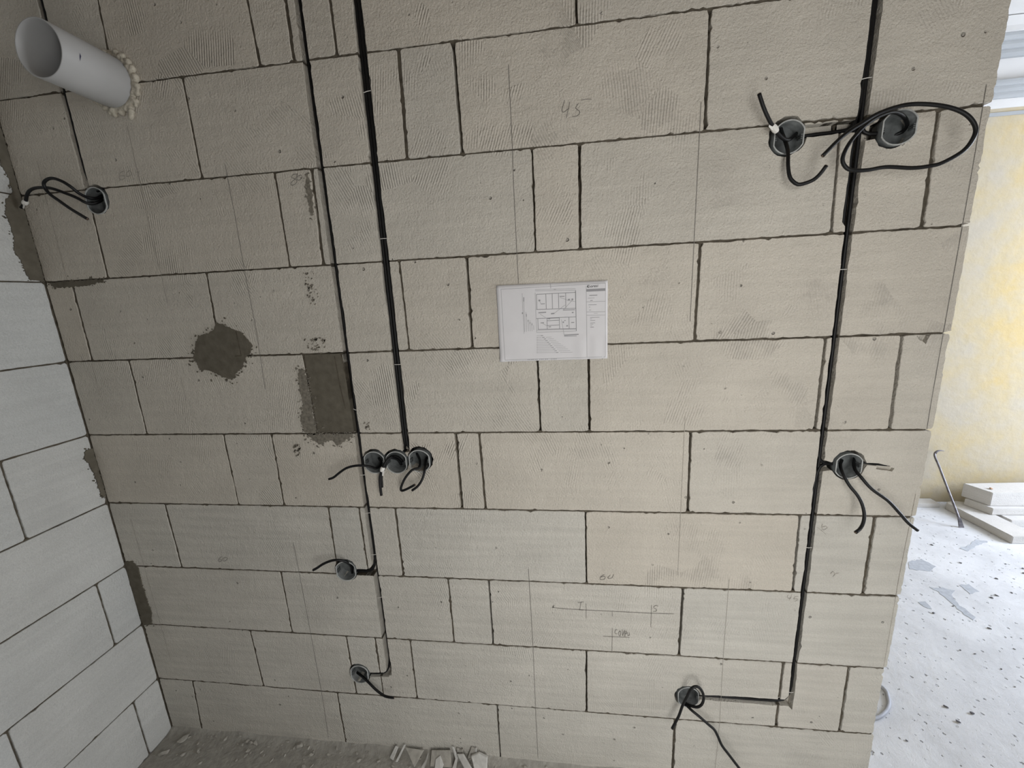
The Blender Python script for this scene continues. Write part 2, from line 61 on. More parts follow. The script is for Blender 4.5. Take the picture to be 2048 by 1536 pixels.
BLOCKS = [([(0.0772, 1.6315), (0.0979, 1.6313)], 0.00257, 0.75), ([(0.0731, 1.6245), (0.0907, 1.6244)], 0.00112, 0.5), ([(0.0795, 1.6179), (0.0859, 1.6181)], 0.00193, 0.6), ([(0.0749, 1.6069), (0.0962, 1.6066)], 0.00161, 0.6), ([(0.0762, 1.6012), (0.0794, 1.6013)], 0.00145, 0.6), ([(0.0761, 1.5932), (0.0817, 1.5933)], 0.00129, 0.5), ([(0.0889, 1.5841), (0.0986, 1.5842)], 0.00096, 0.35), ([(0.0792, 1.5733), (0.1034, 1.5732)], 0.00145, 0.5), ([(0.0792, 1.5699), (0.0832, 1.5699)], 0.00129, 0.5), ([(0.0792, 1.5656), (0.0921, 1.5657)], 0.00145, 0.5), ([(0.0791, 1.559), (0.0921, 1.5592)], 0.00145, 0.5), ([(0.0791, 1.5558), (0.0872, 1.5558)], 0.00129, 0.5), ([(0.0791, 1.5514), (0.084, 1.5513)], 0.00129, 0.5), ([(0.0791, 1.5476), (0.0888, 1.5477)], 0.00193, 0.6), ([(-0.001, 1.6325), (0.012, 1.6322)], 0.00257, 0.6), ([(-0.0514, 1.615), (-0.0407, 1.6153)], 0.00225, 0.6), ([(-0.0577, 1.6242), (-0.0527, 1.6248)], 0.00546, 0.6), ([(0.0208, 1.623), (0.0264, 1.6235)], 0.00418, 0.6), ([(0.0305, 1.6225), (0.0348, 1.6239)], 0.00578, 0.55), ([(0.0072, 1.5962), (0.039, 1.5959)], 0.00225, 0.6), ([(-0.0588, 1.5917), (-0.038, 1.5924)], 0.00321, 0.45), ([(-0.025, 1.5878), (-0.0159, 1.5885)], 0.00386, 0.65), ([(0.0307, 1.5887), (0.0353, 1.5888)], 0.00353, 0.6), ([(-0.0538, 1.5643), (-0.0447, 1.5648)], 0.00257, 0.55), ([(-0.0325, 1.5527), (-0.0259, 1.5531)], 0.00257, 0.6), ([(0.0287, 1.5622), (0.0366, 1.5624)], 0.00257, 0.55), ([(0.0058, 1.5636), (0.0091, 1.5643)], 0.00482, 0.6), ([(0.01, 1.5679), (0.0141, 1.5687)], 0.00225, 0.6), ([(0.0154, 1.5533), (0.0196, 1.5543)], 0.00418, 0.6), ([(-0.0328, 1.5742), (-0.0278, 1.5743)], 0.00193, 0.6), ([(0.0092, 1.5287), (0.0482, 1.5298)], 0.00321, 0.5), ([(0.0091, 1.5257), (0.0429, 1.5258)], 0.00193, 0.5), ([(-0.1038, 1.5928), (-0.1013, 1.5927)], 0.00578, 0.6), ([(-0.0984, 1.6293), (-0.0961, 1.6292)], 0.01446, 0.35), ([(-0.016, 1.6514), (-0.0103, 1.6514)], 0.00161, 0.5), ([(-0.0887, 1.5715), (-0.0867, 1.5714)], 0.00578, 0.5), ([(-0.0839, 1.5655), (-0.0819, 1.5654)], 0.00578, 0.5), ([(-0.0787, 1.5611), (-0.0767, 1.5611)], 0.00578, 0.5), ([(-0.0931, 1.5865), (-0.0911, 1.5865)], 0.00964, 0.4), ([(-0.0659, 1.5298), (-0.0558, 1.5299)], 0.00064, 0.5), ([(-0.0549, 1.5297), (-0.0482, 1.5298)], 0.00209, 0.5), ([(-0.066, 1.5251), (-0.0524, 1.5252)], 0.00064, 0.5), ([(-0.0509, 1.5249), (-0.0442, 1.525)], 0.00209, 0.5), ([(-0.0407, 1.5249), (-0.0253, 1.525)], 0.00064, 0.5), ([(-0.066, 1.5251), (-0.0626, 1.5252)], 0.00145, 0.5), ([(-0.0662, 1.5205), (-0.0482, 1.5204)], 0.00064, 0.5), ([(-0.0468, 1.5202), (-0.0401, 1.5203)], 0.00209, 0.5), ([(-0.0365, 1.5201), (-0.0191, 1.5202)], 0.00064, 0.5), ([(-0.0662, 1.5205), (-0.0628, 1.5206)], 0.00145, 0.5), ([(-0.0663, 1.5159), (-0.044, 1.5156)], 0.00064, 0.5), ([(-0.0428, 1.5154), (-0.0361, 1.5155)], 0.00209, 0.5), ([(-0.0322, 1.5154), (-0.0129, 1.5154)], 0.00064, 0.5), ([(-0.0663, 1.5159), (-0.063, 1.5159)], 0.00145, 0.5), ([(-0.0665, 1.5112), (-0.0397, 1.5108)], 0.00064, 0.5), ([(-0.0387, 1.5106), (-0.032, 1.5107)], 0.00209, 0.5), ([(-0.028, 1.5106), (-0.0066, 1.5105)], 0.00064, 0.5), ([(-0.0665, 1.5112), (-0.0631, 1.5113)], 0.00145, 0.5), ([(-0.0667, 1.5066), (-0.0355, 1.506)], 0.00064, 0.5), ([(-0.0347, 1.5059), (-0.028, 1.506)], 0.00209, 0.5), ([(-0.0238, 1.5058), (-0.0004, 1.5057)], 0.00064, 0.5), ([(-0.0667, 1.5066), (-0.0633, 1.5066)], 0.00145, 0.5), ([(-0.0668, 1.5019), (-0.0313, 1.5013)], 0.00064, 0.5), ([(-0.0306, 1.5011), (-0.0239, 1.5012)], 0.00209, 0.5), ([(-0.0195, 1.501), (0.0058, 1.5009)], 0.00064, 0.5), ([(-0.0668, 1.5019), (-0.0634, 1.502)], 0.00145, 0.5), ([(-0.067, 1.4973), (-0.027, 1.4965)], 0.00064, 0.5), ([(-0.0265, 1.4963), (-0.0198, 1.4964)], 0.00209, 0.5), ([(-0.0153, 1.4963), (0.0121, 1.496)], 0.00064, 0.5), ([(-0.067, 1.4973), (-0.0636, 1.4973)], 0.00145, 0.5), ([(-0.0671, 1.4926), (-0.0228, 1.4917)], 0.00064, 0.5), ([(-0.0225, 1.4915), (-0.0158, 1.4916)], 0.00209, 0.5), ([(-0.0111, 1.4915), (0.0183, 1.4912)], 0.00064, 0.5), ([(-0.0671, 1.4926), (-0.0637, 1.4926)], 0.00145, 0.5), ([(-0.0673, 1.4879), (-0.0186, 1.4869)], 0.00064, 0.5), ([(-0.0184, 1.4867), (-0.0117, 1.4868)], 0.00209, 0.5), ([(-0.0068, 1.4867), (0.0245, 1.4864)], 0.00064, 0.5), ([(-0.0673, 1.4879), (-0.0639, 1.488)], 0.00145, 0.5), ([(-0.0674, 1.4832), (-0.0143, 1.4821)], 0.00064, 0.5), ([(-0.0143, 1.4819), (-0.0076, 1.482)], 0.00209, 0.5), ([(-0.0026, 1.4819), (0.0308, 1.4815)], 0.00064, 0.5), ([(-0.0674, 1.4832), (-0.0641, 1.4833)], 0.00145, 0.5)]
GREYBAR = [(0.0698, 1.6481), (0.1184, 1.6484), (0.1185, 1.641), (0.0697, 1.6414)]
LOGO = [(0.0717, 1.6518), (0.1003, 1.6523), (0.0718, 1.6586)]
FOOT = [(-0.0929, 1.4642), (-0.0122, 1.4641)]
XL, XR = -1.587, 0.942        # corner with the left wall, free end of the wall
TOP = 3.0

# ------------------------------------------------------------------ helpers
def tag(o, label=None, cat=None, group=None, kind=None):
    if label: o['label'] = label
    if cat: o['category'] = cat
    if group: o['group'] = group
    if kind: o['kind'] = kind
    return o

def empty(name, loc=(0, 0, 0)):
    o = bpy.data.objects.new(name, None)
    o.location = loc
    o.empty_display_size = 0.05
    COL.objects.link(o)
    return o

def link(name, me, mat=None, parent=None):
    o = bpy.data.objects.new(name, me)
    COL.objects.link(o)
    if mat is not None:
        me.materials.clear(); me.materials.append(mat)
    if parent is not None:
        o.parent = parent
    return o

def from_bm(name, bm, mat=None, parent=None, smooth=False, origin=None):
    bmesh.ops.recalc_face_normals(bm, faces=bm.faces)
    if origin is not None:
        bmesh.ops.translate(bm, verts=bm.verts, vec=-Vector(origin))
    if smooth:
        for f in bm.faces: f.smooth = True
    me = bpy.data.meshes.new(name)
    bm.to_mesh(me); bm.free()
    o = link(name, me, mat, parent)
    if origin is not None:
        o.location = Vector(origin)
    return o

def box_bm(bm, x0, x1, y0, y1, z0, z1):
    vs = [bm.verts.new((x, y, z)) for x in (x0, x1) for y in (y0, y1) for z in (z0, z1)]
    for f in ((0, 1, 3, 2), (4, 6, 7, 5), (0, 4, 5, 1), (2, 3, 7, 6), (0, 2, 6, 4), (1, 5, 7, 3)):
        bm.faces.new([vs[i] for i in f])
    return vs

def box(name, x0, x1, y0, y1, z0, z1, mat, parent=None, bevel=0, origin=None):
    bm = bmesh.new()
    box_bm(bm, x0, x1, y0, y1, z0, z1)
    if bevel:
        bmesh.ops.bevel(bm, geom=bm.edges[:], offset=bevel, segments=2, affect='EDGES', profile=0.6)
    return from_bm(name, bm, mat, parent, origin=origin)

def spline(pts, step=0.006):
    """Catmull-Rom (centripetal-ish) through 3D points."""
    P = [Vector(p) for p in pts]
    P = [P[0] * 2 - P[1]] + P + [P[-1] * 2 - P[-2]]
    out = []
    for i in range(1, len(P) - 2):
        a, b, c, d = P[i - 1], P[i], P[i + 1], P[i + 2]
        n = max(2, int((c - b).length / step))
        for k in range(n):
            t = k / n
            out.append(0.5 * ((2 * b) + (c - a) * t + (2 * a - 5 * b + 4 * c - d) * t * t + (3 * b - a - 3 * c + d) * t ** 3))
    out.append(P[-2])
    return out

def tube_bm(bm, pts, r, seg=10, cap=True, ry=None):
    pts = [Vector(p) for p in pts]
    t0 = (pts[1] - pts[0]).normalized()
    up = Vector((0, 0, 1)) if abs(t0.z) < 0.9 else Vector((1, 0, 0))
    nrm = t0.cross(up).normalized()
    rings = []
    for i, p in enumerate(pts):
        a = pts[max(i - 1, 0)]; b = pts[min(i + 1, len(pts) - 1)]
        t = (b - a).normalized()
        nrm = (nrm - t * nrm.dot(t)).normalized()
        bn = t.cross(nrm)
        rr = r(i / (len(pts) - 1)) if callable(r) else r
        rings.append([bm.verts.new(p + nrm * math.cos(2 * PI * k / seg) * rr + bn * math.sin(2 * PI * k / seg) * (rr if ry is None else ry)) for k in range(seg)])
    for a, b in zip(rings, rings[1:]):
        for k in range(seg):
            bm.faces.new((a[k], a[(k + 1) % seg], b[(k + 1) % seg], b[k]))
    if cap:
        bm.faces.new(list(reversed(rings[0]))); bm.faces.new(rings[-1])

def smooth_sides(o, angle=0.7):
    me = o.data
    for p in me.polygons: p.use_smooth = len(p.vertices) <= 4
    return o

# ------------------------------------------------------------------ materials
MATS = {}
class NB:
    def __init__(self, name):
        m = bpy.data.materials.new(name); m.use_nodes = True
        self.m = m; self.t = m.node_tree; self.n = self.t.nodes; self.l = self.t.links
        self.b = self.n['Principled BSDF']
        MATS[name] = m
    def add(self, typ, **kw):
        nd = self.n.new(typ)
        for k, v in kw.items():
            if k in nd.bl_rna.properties.keys(): setattr(nd, k, v)
            else: nd.inputs[k.replace('_', ' ')].default_value = v
        return nd
    def link(self, a, b): self.l.new(a, b)
    def math(self, op, a, b=None, clamp=False):
        nd = self.n.new('ShaderNodeMath'); nd.operation = op; nd.use_clamp = clamp
        for i, v in enumerate((a, b)):
            if v is None: continue
            if hasattr(v, 'links') or hasattr(v, 'is_linked'): self.link(v, nd.inputs[i])
            else: nd.inputs[i].default_value = v
        return nd.outputs[0]
    def ramp(self, fac, stops):
        nd = self.n.new('ShaderNodeValToRGB'); e = nd.color_ramp.elements
        while len(e) < len(stops): e.new(0.5)
        for el, (pos, c) in zip(e, stops):
            el.position = pos; el.color = c if len(c) == 4 else (*c, 1)
        self.link(fac, nd.inputs[0]); return nd.outputs[0]
    def mix(self, fac, a, b, typ='MIX'):
        nd = self.n.new('ShaderNodeMix'); nd.data_type = 'RGBA'; nd.blend_type = typ
        for s, v in ((nd.inputs[0], fac), (nd.inputs[6], a), (nd.inputs[7], b)):
            if hasattr(v, 'is_linked'): self.link(v, s)
            elif isinstance(v, (int, float)): s.default_value = v
            else: s.default_value = (*v, 1) if len(v) == 3 else v
        return nd.outputs[2]
    def noise(self, vec, scale, detail=4, rough=0.5):
        nd = self.add('ShaderNodeTexNoise', Scale=scale, Detail=detail, Roughness=rough)
        self.link(vec, nd.inputs['Vector']); return nd.outputs['Fac']
    def maprange(self, v, a, b, c=0.0, d=1.0):
        nd = self.n.new('ShaderNodeMapRange'); nd.clamp = True
        self.link(v, nd.inputs[0])
        for i, x in enumerate((a, b, c, d)): nd.inputs[i + 1].default_value = x
        return nd.outputs[0]
    def pos(self):
        return self.n.new('ShaderNodeNewGeometry').outputs['Position']

def grade(*c): return tuple(c)

def simple(name, col, rough=0.5, var=0.0, scale=30, bump=0.0, metal=0.0, spec=0.5):
    k = NB(name)
    p = k.pos()
    if var:
        n = k.noise(p, scale, 4)
        c2 = tuple(max(0, c * (1 - var)) for c in col); c3 = tuple(min(1, c * (1 + var)) for c in col)
        k.link(k.ramp(n, [(0.3, c2), (0.7, c3)]), k.b.inputs['Base Color'])
    else:
        k.b.inputs['Base Color'].default_value = (*col, 1)
    k.b.inputs['Roughness'].default_value = rough
    k.b.inputs['Metallic'].default_value = metal
    k.b.inputs['Specular IOR Level'].default_value = spec
    if bump:
        bp = k.add('ShaderNodeBump', Strength=1.0, Distance=bump)
        k.link(k.noise(p, scale * 2, 6, 0.6), bp.inputs['Height'])
        k.link(bp.outputs[0], k.b.inputs['Normal'])
    return k.m

def aac_material(name, warm, cool, axis='Y', scratch=1.0, grain=1.0, band=1.0, pores=1.0):
    """Sawn aerated concrete: fine grain, pores, wire-cut bands and scratch marks."""
    k = NB(name)
    p = k.pos()
    info = k.n.new('ShaderNodeObjectInfo')
    rnd = info.outputs['Random']
    tint = k.mix(rnd, warm, cool)
    blot = k.noise(p, 5.0, 3)
    blot = k.maprange(blot, 0.35, 0.65, 0.955, 1.045)
    # wire-cut bands, long in the horizontal
    mp = k.n.new('ShaderNodeMapping'); mp.inputs['Scale'].default_value = (3.0, 3.0, 55.0)
    k.link(p, mp.inputs['Vector'])
    band_ = k.noise(mp.outputs[0], 1.0, 3)
    bandc = k.maprange(band_, 0.35, 0.65, 1 - 0.03 * band, 1 + 0.03 * band)
    fine = k.noise(p, 330, 3, 0.75)
    finec = k.maprange(fine, 0.3, 0.7, 0.90, 1.09)
    # pores
    vor = k.add('ShaderNodeTexVoronoi', Scale=46.0, Randomness=1.0)
    k.link(p, vor.inputs['Vector'])
    sep = k.n.new('ShaderNodeSeparateColor'); k.link(vor.outputs['Color'], sep.inputs[0])
    big = k.math('MULTIPLY', k.maprange(sep.outputs[0], 0.90, 1.0, 0.0, 1.0), 0.24 * pores)
    pore = k.math('SUBTRACT', big, vor.outputs['Distance'])
    pore = k.math('MULTIPLY', k.maprange(pore, 0.0, 0.10), k.maprange(k.noise(p, 75, 2), 0.40, 0.55))
    dark = k.maprange(pore, 0.0, 1.0, 1.0, 0.72)
    mul = k.math('MULTIPLY', k.math('MULTIPLY', blot, bandc), k.math('MULTIPLY', finec, dark))
    cmb = k.n.new('ShaderNodeCombineColor')
    for i in range(3): k.link(mul, cmb.inputs[i])
    k.link(k.mix(1.0, tint, cmb.outputs[0], 'MULTIPLY'), k.b.inputs['Base Color'])
    k.b.inputs['Roughness'].default_value = 0.95
    k.b.inputs['Specular IOR Level'].default_value = 0.12
    # scratches: short rake marks whose direction changes from patch to patch
    v2 = k.add('ShaderNodeTexVoronoi', Scale=8.5, Randomness=1.0)
    k.link(p, v2.inputs['Vector'])
    s2 = k.n.new('ShaderNodeSeparateColor'); k.link(v2.outputs['Color'], s2.inputs[0])
    ang = k.math('MULTIPLY', k.math('SUBTRACT', s2.outputs[0], 0.42), 1.15)
    rot = k.n.new('ShaderNodeVectorRotate'); rot.rotation_type = 'AXIS_ANGLE'
    rot.inputs['Axis'].default_value = (0, 1, 0) if axis == 'Y' else (1, 0, 0)
    k.link(p, rot.inputs['Vector']); k.link(ang, rot.inputs['Angle'])
    wv = k.add('ShaderNodeTexWave', Scale=46.0, Distortion=1.6, Detail=2.0)
    wv.inputs['Detail Scale'].default_value = 0.35
    wv.bands_direction = 'X' if axis == 'Y' else 'Y'
    k.link(rot.outputs[0], wv.inputs['Vector'])
    on = k.maprange(s2.outputs[1], 0.35, 0.75, 0.0, 1.0)
    edge = k.maprange(k.noise(p, 9.0, 2), 0.44, 0.60)
    zone = k.maprange(k.noise(p, 1.6, 1), 0.40, 0.56)
    scr = k.math('MULTIPLY', k.math('MULTIPLY', wv.outputs['Fac'], on), k.math('MULTIPLY', edge, zone))
    h = k.math('MULTIPLY', scr, 0.52 * scratch)
    g1 = k.math('MULTIPLY', k.noise(p, 170, 4, 0.65), 0.9 * grain)
    h = k.math('ADD', h, g1)
    h = k.math('ADD', h, k.math('MULTIPLY', k.noise(p, 45, 3), 0.7 * grain))
    h = k.math('SUBTRACT', h, k.math('MULTIPLY', pore, 1.6))
    bp = k.add('ShaderNodeBump', Strength=1.0, Distance=0.0048)
    k.link(h, bp.inputs['Height']); k.link(bp.outputs[0], k.b.inputs['Normal'])
    return k.m

M_AAC = aac_material('aerated_concrete', (0.60, 0.553, 0.480), (0.588, 0.553, 0.490))
M_AACG = aac_material('aerated_concrete_grey', (0.592, 0.561, 0.503), (0.586, 0.564, 0.512), scratch=0.5, band=1.8)
M_AACL = aac_material('aerated_concrete_side', (0.62, 0.62, 0.60), (0.60, 0.61, 0.60), axis='X', scratch=0.15, grain=0.8, pores=0.2)
M_SLAB = aac_material('aerated_concrete_panel', (0.50, 0.48, 0.45), (0.50, 0.48, 0.45), scratch=0.1, grain=0.5, pores=0.3)
M_MORTAR = simple('mortar', (0.100, 0.086, 0.066), 0.95, 0.30, 60, 0.002, spec=0.1)
M_PATCH = simple('mortar_patch', (0.135, 0.121, 0.095), 0.95, 0.16, 40, 0.0015, spec=0.1)
M_SMEAR = simple('mortar_smear', (0.20, 0.182, 0.15), 0.95, 0.3, 120, 0.0015, spec=0.1)
M_CABLE = simple('black_cable_sheath', (0.006, 0.006, 0.0065), 0.48, 0.3, 60, 0.0, spec=0.3)
M_BOX = simple('grey_box_plastic', (0.105, 0.113, 0.113), 0.5, 0.35, 60, 0.0)
M_RIM = simple('dusty_box_rim', (0.42, 0.43, 0.42), 0.8, 0.2, 90, 0.0)
M_COPPER = simple('cut_core', (0.20, 0.14, 0.10), 0.5, 0.1)
M_PVC = simple('white_pvc', (0.43, 0.43, 0.43), 0.5, 0.04, 12, 0.0)
M_MARKPEN = simple('ink_mark', (0.05, 0.05, 0.09), 0.7)
M_FOAM = simple('expanding_foam', (0.50, 0.46, 0.38), 0.9, 0.2, 60, 0.004, spec=0.2)
M_TAPE = simple('white_tape', (0.75, 0.73, 0.69), 0.6, 0.05)
M_PENCIL = simple('pencil_graphite', (0.19, 0.175, 0.155), 0.7, 0.25, 50)
M_PENCILF = simple('pencil_graphite_faint', (0.37, 0.34, 0.295), 0.8, 0.2, 50)
M_PAPER = simple('white_paper', (0.68, 0.665, 0.675), 0.6, 0.03, 14, 0.0006, spec=0.3)
M_INK = simple('printed_ink', (0.20, 0.20, 0.21), 0.7)
M_INKL = simple('printed_ink_grey', (0.29, 0.285, 0.295), 0.7)
M_INKB = simple('printed_ink_black', (0.02, 0.02, 0.022), 0.6)
M_CHIP = simple('rubble_chip', (0.40, 0.38, 0.34), 0.95, 0.2, 50, 0.002, spec=0.1)
M_CHIPW = simple('plaster_shard', (0.60, 0.59, 0.56), 0.9, 0.1, 50, 0.001, spec=0.2)
M_STEEL = simple('worn_steel', (0.15, 0.14, 0.15), 0.45, 0.4, 40, 0.0, metal=0.5)
M_WHITE = simple('white_plaster', (0.50, 0.485, 0.46), 0.9, 0.03, 4, 0.001, spec=0.2)
M_MOULD = simple('grey_white_moulding', (0.27, 0.275, 0.27), 0.85, 0.06, 6, 0.001, spec=0.2)
M_FRONT = simple('raw_grey_plaster', (0.20, 0.185, 0.165), 0.95, 0.1, 5, 0.002, spec=0.1)
M_CEIL = simple('ceiling_boards', (0.26, 0.19, 0.12), 0.95, 0.05, 3, 0.002, spec=0.1)

def floor_material():
    k = NB('dusty_concrete_floor')
    p = k.pos()
    n1 = k.noise(p, 2.2, 5, 0.6); n2 = k.noise(p, 14, 5, 0.65); n3 = k.noise(p, 120, 3, 0.6)
    base = k.ramp(n1, [(0.30, (0.44, 0.44, 0.445)), (0.55, (0.55, 0.55, 0.555)), (0.75, (0.63, 0.63, 0.63))])
    base = k.mix(k.maprange(n2, 0.35, 0.7, 0.0, 0.35), base, (0.66, 0.66, 0.665))
    v = k.add('ShaderNodeTexVoronoi', Scale=30.0, voronoi_dimensions='2D'); k.link(p, v.inputs['Vector'])
    s = k.n.new('ShaderNodeSeparateColor'); k.link(v.outputs['Color'], s.inputs[0])
    pit = k.math('SUBTRACT', k.math('MULTIPLY', k.maprange(s.outputs[0], 0.45, 1.0), 0.20), v.outputs['Distance'])
    pit = k.maprange(pit, 0.0, 0.05)
    wob = k.maprange(k.noise(p, 90, 2), 0.42, 0.58)
    pit = k.math('MULTIPLY', pit, wob)
    base = k.mix(k.math('MULTIPLY', pit, 0.75), base, (0.16, 0.155, 0.155))
    k.link(base, k.b.inputs['Base Color'])
    k.b.inputs['Roughness'].default_value = 0.9
    k.b.inputs['Specular IOR Level'].default_value = 0.2
    h = k.math('ADD', k.math('MULTIPLY', n2, 1.2), k.math('MULTIPLY', k.noise(p, 260, 2, 0.5), 0.25))
    h = k.math('SUBTRACT', h, k.math('MULTIPLY', pit, 0.8))
    bp = k.add('ShaderNodeBump', Strength=1.0, Distance=0.004)
    k.link(h, bp.inputs['Height']); k.link(bp.outputs[0], k.b.inputs['Normal'])
    return k.m
M_FLOOR = floor_material()

def yellow_plaster():
    k = NB('yellow_lime_plaster')
    p = k.pos()
    n1 = k.noise(p, 2.4, 6, 0.62); n2 = k.noise(p, 18, 5, 0.6)
    c = k.ramp(n1, [(0.36, (0.40, 0.31, 0.155)), (0.49, (0.37, 0.31, 0.20)), (0.62, (0.35, 0.31, 0.24))])
    c = k.mix(k.maprange(n2, 0.45, 0.75, 0.0, 0.45), c, (0.38, 0.33, 0.25))
    sp = k.maprange(k.noise(p, 55, 3), 0.70, 0.78, 0.0, 0.5)
    c = k.mix(sp, c, (0.40, 0.33, 0.20))
    k.link(c, k.b.inputs['Base Color'])
    k.b.inputs['Roughness'].default_value = 0.95
    k.b.inputs['Specular IOR Level'].default_value = 0.15
    bp = k.add('ShaderNodeBump', Strength=0.8, Distance=0.004)
    k.link(n2, bp.inputs['Height']); k.link(bp.outputs[0], k.b.inputs['Normal'])
    return k.m
M_YELLOW = yellow_plaster()

# ------------------------------------------------------------------ room shell
RX, FY, BY = 5.0, -1.45, 1.96      # right wall, wall behind the camera, far wall
floor = box('floor', XL - 0.2, RX + 0.2, FY - 0.2, BY + 0.2, -0.2, 0.0, M_FLOOR); tag(floor, kind='structure')
ceil = box('ceiling', XL - 0.2, RX + 0.2, FY - 0.2, 0.15, TOP, TOP + 0.15, M_CEIL); tag(ceil, kind='structure')
ceil2 = box('ceiling', XR, RX + 0.2, 0.15, BY + 0.2, 3.06, 3.21, M_WHITE); tag(ceil2, kind='structure')
lint = box('trim_1', XR, RX + 0.2, 0.10, 0.15, TOP, 3.1, M_WHITE); tag(lint, kind='structure')
wfar = box('wall_far', XR - 0.6, RX + 0.2, BY, BY + 0.15, 0, 3.06, M_YELLOW); tag(wfar, kind='structure')
wsep = box('wall_side', XR - 0.35, XR - 0.25, 0.16, BY, 0, 3.06, M_YELLOW); tag(wsep, kind='structure')

baffle = box('unseen_light_baffle', 1.90, RX + 0.1, 0.0, 0.12, 0, TOP, M_WHITE); tag(baffle, kind='structure')  # unseen wall, added to keep far-room daylight out of the near room
def wall_with_window(name, axis, at, a0, a1, w0, w1, z0, z1, mat, h=3.1):
    bm = bmesh.new()
    for (p0, p1, q0, q1) in ((a0, w0, 0, h), (w1, a1, 0, h), (w0, w1, 0, z0), (w0, w1, z1, h)):
        if p1 - p0 < 1e-4: continue
        if axis == 'y': box_bm(bm, p0, p1, at - 0.2, at, q0, q1)
        else: box_bm(bm, at, at + 0.2, p0, p1, q0, q1)
    o = from_bm(name, bm, mat); tag(o, kind='structure'); return o
wall_with_window('wall_front', 'y', FY, XL - 0.2, RX, 0.12, 0.92, 0.05, 2.05, M_FRONT)
wall_with_window('wall_right', 'x', RX, FY, -0.20, -1.2, -0.25, 0.3, 2.4, M_WHITE)
wall_with_window('wall_right_far', 'x', RX, -0.20, BY, -0.1, 1.6, 0.75, 2.45, M_WHITE)

# cornice of the room beyond
def prism_x(name, prof, x0, x1, mat, parent=None):
    bm = bmesh.new()
    a = [bm.verts.new((x0, y, z)) for y, z in prof]; b = [bm.verts.new((x1, y, z)) for y, z in prof]
    n = len(prof)
    for i in range(n): bm.faces.new((a[i], a[(i + 1) % n], b[(i + 1) % n], b[i]))
    bm.faces.new(a); bm.faces.new(list(reversed(b)))
    return from_bm(name, bm, mat, parent)
corn = empty('trim_2', (XR + 1.0, BY, 2.6)); tag(corn, kind='structure')
def cornice(name, pts, mat):
    o = prism_x(name, [(BY - d, z) for d, z in pts] + [(BY + 0.05, pts[-1][1]), (BY + 0.05, pts[0][1])], XR - 0.3, RX, mat)
    o.parent = corn; o.matrix_parent_inverse = Matrix.Translation(-Vector(corn.location))
    return o
def rib(z0, z1, d0, d1, n=3):
    """stepped bead profile from (d0,z0) at the bottom to (d1,z1) at the top"""
    pts = []
    for i in range(n):
        a = z0 + (z1 - z0) * i / n; b = z0 + (z1 - z0) * (i + 1) / n
        da = d0 + (d1 - d0) * i / n; db = d0 + (d1 - d0) * (i + 1) / n
        for t in range(5):
            u = t / 4
            pts.append((da + (db - da) * math.sin(u * PI / 2), a + (b - a) * (0.85 * (1 - math.cos(u * PI / 2)))))
        pts.append((db, b))
    return pts
cornice('cornice_line', [(0.006, 2.572), (0.006, 2.592)], M_MOULD)
cornice('cornice_frieze', [(0.003, 2.615), (0.003, 3.055)], M_WHITE)
cornice('lower_moulding', rib(2.665, 2.755, 0.010, 0.045), M_MOULD)
cornice('upper_moulding', rib(2.880, 2.985, 0.012, 0.075), M_MOULD)
cornice('cornice_cap', [(0.09, 2.985), (0.09, 3.01), (0.10, 3.055)], M_WHITE)

# ------------------------------------------------------------------ the block walls
def jag(rng, n, amp, chip=0.0):
    """ragged offsets: smooth wander plus grit, always pointing into the block"""
    out = []; v = 0.0
    for i in range(n):
        v = v * 0.75 + rng.gauss(0, amp * 0.5)
        c = abs(v) + abs(rng.gauss(0, amp * 0.35))
        if rng.random() < chip: c += rng.uniform(0.0015, 0.004)
        out.append(c)
    return out

def block_bm(quad, mapf, rng, depth=0.13, off=0.0, amp=0.0007, chip=0.02, step=0.011):
    """quad: BL, BR, TR, TL in (u,v); outline is ragged, front edge slightly broken."""
    q = [Vector((a, b)) for a, b in quad]
    cen = sum(q, Vector((0, 0))) / 4
    ring = []
    for i in range(4):
        a, b = q[i], q[(i + 1) % 4]
        d = b - a; L = d.length
        nrm = Vector((-d.y, d.x)).normalized()
        if nrm.dot(cen - a) < 0: nrm = -nrm
        n = max(3, int(L / step))
        js = jag(rng, n, amp, chip)
        c0 = rng.uniform(0.001, 0.004)
        for k in range(n):
            t = (k + 0.5) / n
            s = min(t, 1 - t) * L
            extra = max(0.0, c0 - s * 0.5) if s < 0.008 else 0.0
            ring.append(a + d * t + nrm * (js[k] + extra))
    bm = bmesh.new()
    def ringv(ins, y):
        vs = []
        for p in ring:
            c = cen - p
            m = Vector((math.copysign(min(ins, abs(c.x)), c.x), math.copysign(min(ins, abs(c.y)), c.y)))
            pp = p + m
            vs.append(bm.verts.new(mapf(pp.x, pp.y, y)))
        return vs
    r0 = ringv(0.0009, off); r1 = ringv(0.0, off + 0.0014); r2 = ringv(0.0, depth)
    n = len(ring)
    for A, B in ((r0, r1), (r1, r2)):
        for i in range(n): bm.faces.new((A[i], A[(i + 1) % n], B[(i + 1) % n], B[i]))
    bm.faces.new(r0); bm.faces.new(list(reversed(r2)))
    return bm

